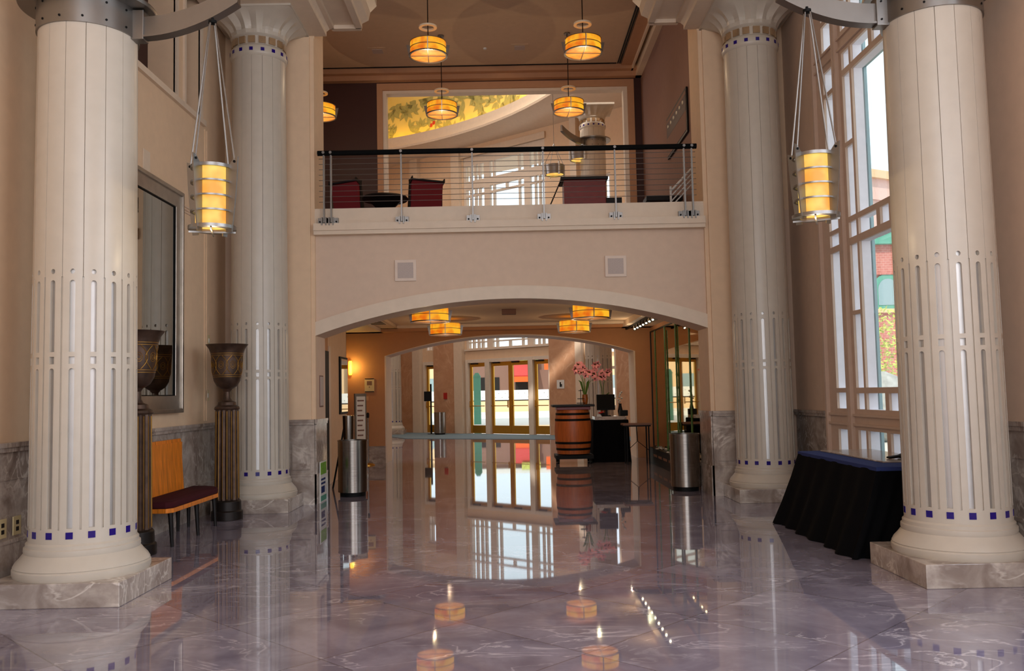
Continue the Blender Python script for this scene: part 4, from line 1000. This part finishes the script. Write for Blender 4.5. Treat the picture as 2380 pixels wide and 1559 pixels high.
# drum lanterns of the hall seen from below
def hall_drum(loc, lab, top=1.0):
    t = thing('hall_lantern', lab, 'lamp', loc)
    b = MB(); b.lathe([(.3, 0), (.32, .3), (.31, .3), (.29, 0)], 'silver', n=40, caps=False); b.build('drum', t, smooth=40)
    b = MB(); b.lathe([(0, .02), (.28, .02)], 'lant', n=40, caps=False); b.build('diffuser', t)
    cable_top = top; top = min(top, 1.0)
    if cable_top > 1: b = MB(); b.tube([(0, 0, 1.0), (0, 0, cable_top)], .008, 'silver', n=6); b.build('cable', t)
    for k in range(4):
        T = Matrix.Rotation(k * PI / 2 + .4, 4, 'Z'); b = MB(); b.box(.29, .36, -.02, .02, -.03, .36, 'white', T); b.build('fin', t, smooth=0)
        b = MB(); b.tube([T @ Vector((.33, 0, .33)), (0, 0, top)], .008, 'silver', n=6); b.build('hanging_rod', t)
    return t
hall_drum((1.58, 27.2, 8.38), 'steel drum lantern left of the tall hall column, lower one', 7.42)
hall_drum((2.36, 27.0, 8.78), 'steel drum lantern in front of the tall hall column, upper one', .42)
t = copy_tree(arL); place(t, (2.78, 27.0, 4.43), 'curved steel arm on the tall hall column', rz=math.radians(222))

# ------------------------------------------------------------------ mirror, bench, urns, table in the lobby
t = thing('framed_mirror', 'tall pewter framed mirror on the left wall above the bench', 'mirror', (XL, 10.1, 0))
b = MB(); b.grid_holes(-1.46, 1.46, 1.44, 4.33, [(-1.24, 1.24, 1.66, 4.11)], lambda u, v, w: (.06 - w, u, v), 'mframe', .06); b.grid_holes(-1.46, 1.46, 1.44, 4.33, [(-1.41, 1.41, 1.49, 4.28)], lambda u, v, w: (.085 - w, u, v), 'mframe', .04)
b.build('frame', t, smooth=0, bevel=.008)
b = MB(); b.grid_holes(-1.26, 1.26, 1.64, 4.13, [(-1.23, 1.23, 1.67, 4.10)], lambda u, v, w: (.05 - w, u, v), 'blackm', .03); b.build('inner_edge', t, smooth=0)
b = MB(); b.box(.0, .035, -1.25, 1.25, 1.65, 4.12, 'mirror'); b.build('glass', t, smooth=0)

t = thing('wooden_bench', 'honey wood bench with maroon seat between the two bronze urns', 'bench', (-3.93, 10.47, 0))
b = MB(); prof_top = []
def seat_loop(z, g=0):
    L_ = []
    pts = [(-.2, -.72), (.17, -.74), (.23, -.66), (.24, .78), (.19, .94), (.06, 1.03), (-.2, 1.04)]
    return [(x + (g if x > 0 else -g), y + (g if y > 0 else -g), z) for x, y in pts]
b.rings([seat_loop(.37), seat_loop(.42)], 'wood'); b.build('seat_frame', t, smooth=0, bevel=.006)
b = MB(); b.rings([seat_loop(.42, -.005), seat_loop(.455, .0), seat_loop(.485, -.012), seat_loop(.50, -.05)], 'maroon'); b.build('seat_cushion', t, smooth=60, bevel=.01)
b = MB()
n = 24
for i in range(n):
    y0 = -.62 + i * 1.36 / n; y1 = y0 + 1.36 / n - .004; c = .05 * (1 - (2 * (i + .5) / n - 1) ** 2)
    q = [(-.20 - c * 0, y0, .45), (-.17, y0, .45), (-.17, y1, .45), (-.20, y1, .45), (-.245, y0, 1.12), (-.215, y0, 1.12), (-.215, y1, 1.12), (-.245, y1, 1.12)]
    b.add(q, [(0, 1, 2, 3), (7, 6, 5, 4), (0, 4, 5, 1), (1, 5, 6, 2), (2, 6, 7, 3), (3, 7, 4, 0)], 'wood')
b.box(-.235, -.20, -.62, .74, .5, 1.08, 'wood'); b.build('backrest', t, smooth=0)
for x, y in ((.19, -.66), (.2, .12), (.16, .86), (-.16, -.66), (-.16, .86), (-.16, .5)):
    b = MB(); b.tube([(x, y, .37), (x + (.02 if x > 0 else 0), y, 0)], [.03, .019], 'ebony', n=8); b.build('leg', t)

def urn():
    t = thing('urn_pedestal', '', 'urn')
    b = MB(); b.lathe([(.215, .0), (.215, .11), (.195, .125), (.19, .24), (.172, .26)], 'bronzed', n=32); b.build('base', t, smooth=30, bevel=.004)
    b = MB(); n = 16; lo = []
    for z, r in ((.26, .165), (1.46, .155)):
        lp = []
        for i in range(n * 6):
            ph = (i % 6) / 6; a = 2 * PI * i / (n * 6); lp.append(((r - .018 * math.sin(PI * ph)) * math.cos(a), (r - .018 * math.sin(PI * ph)) * math.sin(a), z))
        lo.append(lp)
    b.rings(lo, 'bronze'); b.build('fluted_shaft', t, smooth=25)
    for i in range(n):
        a = 2 * PI * i / n; b = MB(); b.tube([(.164 * math.cos(a), .164 * math.sin(a), .28), (.154 * math.cos(a), .154 * math.sin(a), 1.44)], .0045, 'flute', n=6); b.build('gilt_rib', t)
    b = MB(); b.lathe([(.165, 1.46), (.175, 1.475), (.165, 1.5), (.13, 1.52), (.12, 1.56), (.07, 1.58), (.05, 1.62), (.045, 1.70), (.07, 1.74)], 'bronze', n=32); b.build('neck', t)
    b = MB(); P_ = [(.0, 1.73), (.08, 1.74), (.14, 1.78), (.18, 1.85), (.2, 1.95), (.205, 2.05), (.21, 2.15), (.222, 2.22), (.245, 2.28), (.278, 2.325), (.288, 2.34), (.27, 2.34), (.22, 2.28), (.18, 2.1), (.0, 1.9)]
    b.lathe(P_, 'bronze', n=48, caps=False); bw = b.build('bowl', t, smooth=50)
    def R(z):
        for (r0, z0), (r1, z1) in zip(P_[:10], P_[1:10]):
            if z0 <= z <= z1: return r0 + (r1 - r0) * (z - z0) / (z1 - z0)
        return .2
    b = MB()
    for z in (1.90, 1.925, 2.19, 2.215): b.tube([((R(z) + .001) * math.cos(a * PI / 24), (R(z) + .001) * math.sin(a * PI / 24), z) for a in range(48)], .0035, 'flute', n=5, closed=True)
    for k in range(8):
        for s in (-1, 1):
            pts = []
            for i in range(13):
                u = i / 12; z = 1.935 + .245 * u; a = k * PI / 4 + s * (.30 - .36 * math.sin(PI * u)) * 1.0; pts.append(((R(z) + .002) * math.cos(a), (R(z) + .002) * math.sin(a), z))
            b.tube(pts, .0045, 'flute', n=5)
        for rr_ in (.035, .018):
            pts = []
            for i in range(14):
                u = 2 * PI * i / 14; z = 2.06 + rr_ * math.sin(u) * 1.4; a = k * PI / 4 + PI / 8 + rr_ / .2 * math.cos(u); pts.append(((R(z) + .002) * math.cos(a), (R(z) + .002) * math.sin(a), z))
            b.tube(pts, .003, 'flute', n=5, closed=True)
    b.build('gilt_scrollwork', bw)
    return t
u1 = urn(); u1.scale = (.96, .96, 1); place(u1, (-3.80, 11.95, 0), 'bronze and gilt urn on a fluted pedestal right of the bench', rz=.3)
u2_ = place(copy_tree(u1), (-3.93, 9.36, 0), 'bronze and gilt urn half hidden by the left foreground column', rz=.1)

t = thing('draped_table', 'black draped table with a navy top by the tall right window', 'table', (3.86, 9.45, 0))
b = MB(); loops = []
def drape(z, gx, gy, wv):
    L_ = []; n = 160; hx, hy = .42, 1.12
    for i in range(n):
        u = i / n * 4; s = int(u); f = u - s
        x, y = [(-hx - gx + 2 * (hx + gx) * f, -hy - gy), (hx + gx, -hy - gy + 2 * (hy + gy) * f), (hx + gx - 2 * (hx + gx) * f, hy + gy), (-hx - gx, hy + gy - 2 * (hy + gy) * f)][s]
        nx, ny = [(0, -1), (1, 0), (0, 1), (-1, 0)][s]; k = wv * (math.sin(i * .9) + .6 * math.sin(i * .37 + 1))
        L_.append((x + nx * k, y + ny * k, z))
    return L_
for z, g, wv in ((.005, .0, .030), (.25, .0, .02), (.55, 0, .012), (.8, 0, .003), (.83, 0, 0)):
    k = (.83 - z) / .83; loops.append([(min(p[0] if p[0] > 0 else p[0] - .30 * k ** 1.2, .44), p[1] if p[1] > 0 else p[1] - .05 * k, p[2]) for p in drape(z, g, g, wv)])
b.rings(loops, 'black'); b.build('table_skirt', t, smooth=60)
b = MB(); b.rings([drape(.80, .006, .006, 0), drape(.835, .006, .006, 0), drape(.842, -.01, -.01, 0)], 'navy'); b.build('navy_cloth', t, smooth=40)
b = MB(); b.box(-.2, .4, -.75, 1.0, .843, .857, 'wain'); tag(b.build('marble_slab', smooth=0, bevel=.003), 'thin pale slab lying on the navy cloth', 'slab').location = (3.86, 9.45, 0)
b = MB(); b.poly([(0, 0), (.16, .02), (.3, .13), (.36, .12), (.36, .15), (.28, .17), (.12, .06), (0, .03)], [], lambda u, v, w: (3.83 + u, 8.95 + w, .86 + v * .6), 'blackm', .08); b.box(3.95, 4.2, 8.93, 9.05, .86, .875, 'blackm')
tag(b.build('phone_handset', smooth=0, bevel=.008), 'curved black handset lying on the pale slab', 'phone')

# small wall fittings
for (y, z, lab) in ((12.72, 2.45, 'upper almond switch plate on the left wall beyond the mirror'), (12.68, 1.66, 'lower almond switch plate on the left wall beyond the mirror')):
    t = thing('switch_plate', lab, 'switch', (XL, y, z)); b = MB(); b.box(0, .012, -.05, .05, -.08, .08, 'plastic'); b.build('plate', t, smooth=0, bevel=.003)
    b = MB(); b.box(.012, .018, -.015, .015, -.03, .03, 'white'); b.build('toggle', t, smooth=0)
t = thing('wall_panel', 'small cream access panel above the framed mirror', 'panel', (XL, 10.5, 4.48)); b = MB(); b.box(0, .015, -.1, .1, -.14, .14, 'trim'); b.build('plate', t, smooth=0, bevel=.004)
for (y, z, lab) in ((7.46, .42, 'left almond power outlet low on the marble wainscot'), (7.68, .42, 'right almond power outlet low on the marble wainscot')):
    t = thing('power_outlet', lab, 'outlet', (XL + .07, y, .56)); b = MB(); b.box(0, .01, -.06, .06, -.08, .08, 'plastic'); b.build('plate', t, smooth=0, bevel=.003)
    b = MB(); b.box(.01, .013, -.02, .02, -.045, -.01, 'ebony'); b.box(.01, .013, -.02, .02, .01, .045, 'ebony'); b.build('sockets', t, smooth=0)

# ------------------------------------------------------------------ outdoors
b = MB(); b.box(-60, 60, 44, 120, -.06, 0, 'pave'); b.box(9, 60, -30, 44, -.06, 0, 'pave'); b.box(4.9, 9, -30, 22, -.06, 0, 'pave'); b.box(5.5, 9, 22, 28, -.06, 0, 'pave')
struct(b.build('ground', smooth=0), 'sunlit pale pavement outside the doors')
t = thing('street_wall', 'long tan planter wall with a white lattice barrier across the street', 'wall', (0, 68, 0))
b = MB(); b.box(-25, 25, 0, .5, 0, 1.02, 'tanp'); b.box(-25, 25, -.1, 0, .0, .2, 'pave'); b.build('wall', t, smooth=0)
b = MB(); b.box(-25, 25, .1, .2, 1.1, 1.85, 'white'); b.box(-25, 25, .05, .25, 1.02, 1.1, 'bronzed'); b.build('barrier', t, smooth=0)
b = MB()
for i in range(60):
    for j in range(2): b.lathe([(0, 0), (.04, 0)], 'rock', n=8, caps=False, T=Matrix.Translation((-15 + i * .5 + j * .25, .09, 1.3 + j * .3)) @ Matrix.Rotation(PI / 2, 4, 'X'))
b.build('barrier_holes', t)
for (x, w, h, k, lab) in ((-9, 9, 5.0, 'tanp', 'pale tan shop building across the street, left'), (1.5, 9.5, 5.2, 'taupe', 'dusky shop front across the street with red awnings'), (14, 13, 5.4, 'tanp', 'tan building across the street, right')):
    t = thing('shop_building', lab, 'building', (x, 76, 0))
    b = MB(); b.box(-w / 2, w / 2, 0, 5, 0, h, k); b.build('walls', t, smooth=0)
    b = MB(); b.box(-w / 2 - .2, w / 2 + .2, -.3, 0, h - .4, h, 'white'); b.build('cornice', t, smooth=0)
    for i in range(3):
        q = -w / 2 + (i + .5) * w / 3; b = MB(); b.box(q - .9, q + .9, -.05, 0, .2, 3.0, 'darkgap' if k == 'taupe' else 'teal'); b.build('shop_window', t, smooth=0)
def blockobj(name, lab, cat, parts, loc):
    t = thing(name, lab, cat, loc)
    for nm, f in parts:
        b = MB(); f(b); b.build(nm, t, smooth=0)
blockobj('awning', 'red shop awning seen through the right door leaf', 'awning', [('canopy', lambda b: b.poly([(0, 0), (0, 1.5), (-.9, .2), (-.9, 0)], [], lambda u, v, w: (w, u, v), 'redp', 2.0)), ('valance', lambda b: b.box(0, 2.0, -.92, -.9, -.35, .1, 'orangep'))], (.5, 75.73, 2.9))
blockobj('yellow_sign', 'yellow shop sign above the red awning', 'sign', [('board', lambda b: b.box(0, 1.6, -.1, 0, 0, .6, 'leafy')), ('bracket', lambda b: b.box(.1, .2, 0, .2, .1, .4, 'blackm'))], (1.0, 75.49, 4.3))
blockobj('orange_sign', 'orange hanging sign seen at the rightmost door', 'sign', [('board', lambda b: b.box(0, 1.2, -.1, 0, 0, 1.0, 'orangep')), ('mark', lambda b: b.box(.5, .7, -.12, -.1, .1, .9, 'blackm')), ('pole', lambda b: b.box(1.2, 1.3, -.1, 0, -3.4, 1.1, 'silver'))], (2.85, 69.6, 3.4))
t = thing('utility_cabinet', 'tall teal green cabinet standing outside the left glass door', 'cabinet', tuple(Vector((-1.68, 47.0, 0))))
b = MB(); b.box(-.17, .2, -.15, .15, 0, 2.5, 'teap'); b.build('body', t, smooth=0)
b = MB(); b.poly([(-.2, 0), (.23, 0), (.1, .22), (-.07, .22)], [], lambda u, v, w: (u, -.17 + w, 2.5 + v), 'teap', .34); b.build('cap', t, smooth=0)
def tree(loc, r, h, k, lab, seed, n=900, leaf=.22):
    rnd = random.Random(seed); t = thing('tree', lab, 'tree', loc)
    b = MB(); b.tube([(0, 0, 0), (.05, 0, h * .5), (0, .1, h)], [.14, .1, .04], 'bronze', n=8); b.build('trunk', t)
    b = MB()
    for i in range(n):
        d = Vector((rnd.gauss(0, 1), rnd.gauss(0, 1), rnd.gauss(0, 1))).normalized() * r * rnd.uniform(.3, 1) ** .5; c = Vector((0, 0, h)) + Vector((d.x, d.y, d.z * 1.2))
        a = Vector((rnd.uniform(-1, 1), rnd.uniform(-1, 1), rnd.uniform(-1, 1))).normalized() * leaf; q = a.orthogonal().normalized() * leaf * .5
        b.add([c - a * .5, c + q * .5, c + a * .5, c - q * .5], [(0, 1, 2, 3)], k)
    b.build('crown', t, smooth=0)
tree((14.3, 34, 0), 1.5, 2.9, 'leafy', 'yellow green tree outside the tall right window', 5)
t = thing('boulder', 'pale grey boulder below the tree outside the right window', 'rock', (10.6, 25.5, 0))
b = MB(); rnd = random.Random(2)
lo = []
for j in range(9):
    a = PI * (j + .2) / 8.6 / 1.05; lo.append([((1.1 * math.sin(a) + .0) * math.cos(2 * PI * i / 14) * rnd.uniform(.85, 1.12), 1.1 * math.sin(a) * math.sin(2 * PI * i / 14) * rnd.uniform(.85, 1.12), 1.0 + 1.05 * -math.cos(a)) for i in range(14)])
b.rings(lo, 'rock'); b.build('stone', t, smooth=40)
def brick_building(loc, w, h, lab, arched, k='brick', k2='teap', rz=0):
    t = thing('brick_building', lab, 'building', loc, rz)
    b = MB(); b.box(0, w, 0, 8, 0, h, k); b.build('walls', t, smooth=0)
    b = MB(); b.box(-.3, w + .3, -.35, 0, h - .6, h, k2); b.box(-.15, w + .15, -.15, 0, h - 2.2, h - 2.1, k); b.build('cornice', t, smooth=0)
    if arched:
        for x in (3.0, 7, 11.5):
            ap = [(x - .75, 5.6), (x + .75, 5.6), (x + .75, 6.7)] + [(x + .75 * math.cos(PI * i / 10), 6.7 + .75 * math.sin(PI * i / 10)) for i in range(1, 10)] + [(x - .75, 6.7)]
            b = MB(); b.poly(ap, [], lambda u, v, w_: (u, -.1 + w_, v), 'teap', .1); wn_ = b.build('arched_window', t, smooth=0)
            b = MB(); ip = [(x + (p[0] - x) * .7, 6.4 + (p[1] - 6.4) * .75) for p in ap]; b.poly(ip, [], lambda u, v, w_: (u, -.13 + w_, v), 'teal', .03); b.build('glazing', wn_, smooth=0)
            b = MB(); b.box(x - .9, x + .9, -.2, 0, 5.4, 5.6, 'tanp'); b.build('sill', wn_, smooth=0)
brick_building((17.0, 46, 0), 18, 9.6, 'red brick building with teal cornice outside the right window', True)
brick_building((23.0, 62, 0), 30, 17.5, 'taller pale brick building behind the teal corniced one', False, 'brickp', 'tanp', math.radians(28))

for pref, g in (('column', 'ivory panelled columns'), ('hanging_lantern', 'lobby lanterns'), ('lamp_bracket', 'curved lantern arms'), ('drum_pendant', 'amber drum lamps'),
                ('trash_bin', 'brushed steel bins'), ('potted_orchid', 'pink orchids'), ('lounge_chair', 'red lounge chairs'), ('wall_speaker', 'square wall speakers'), ('urn_pedestal', 'bronze urns'),
                ('hall_lantern', 'hall drum lanterns'), ('switch_plate', 'almond switch plates'), ('power_outlet', 'almond outlets'), ('ceiling_speaker', 'ceiling grilles'), ('shop_building', 'shops across the street'), ('brick_building', 'brick buildings')):
    grp(pref, g)
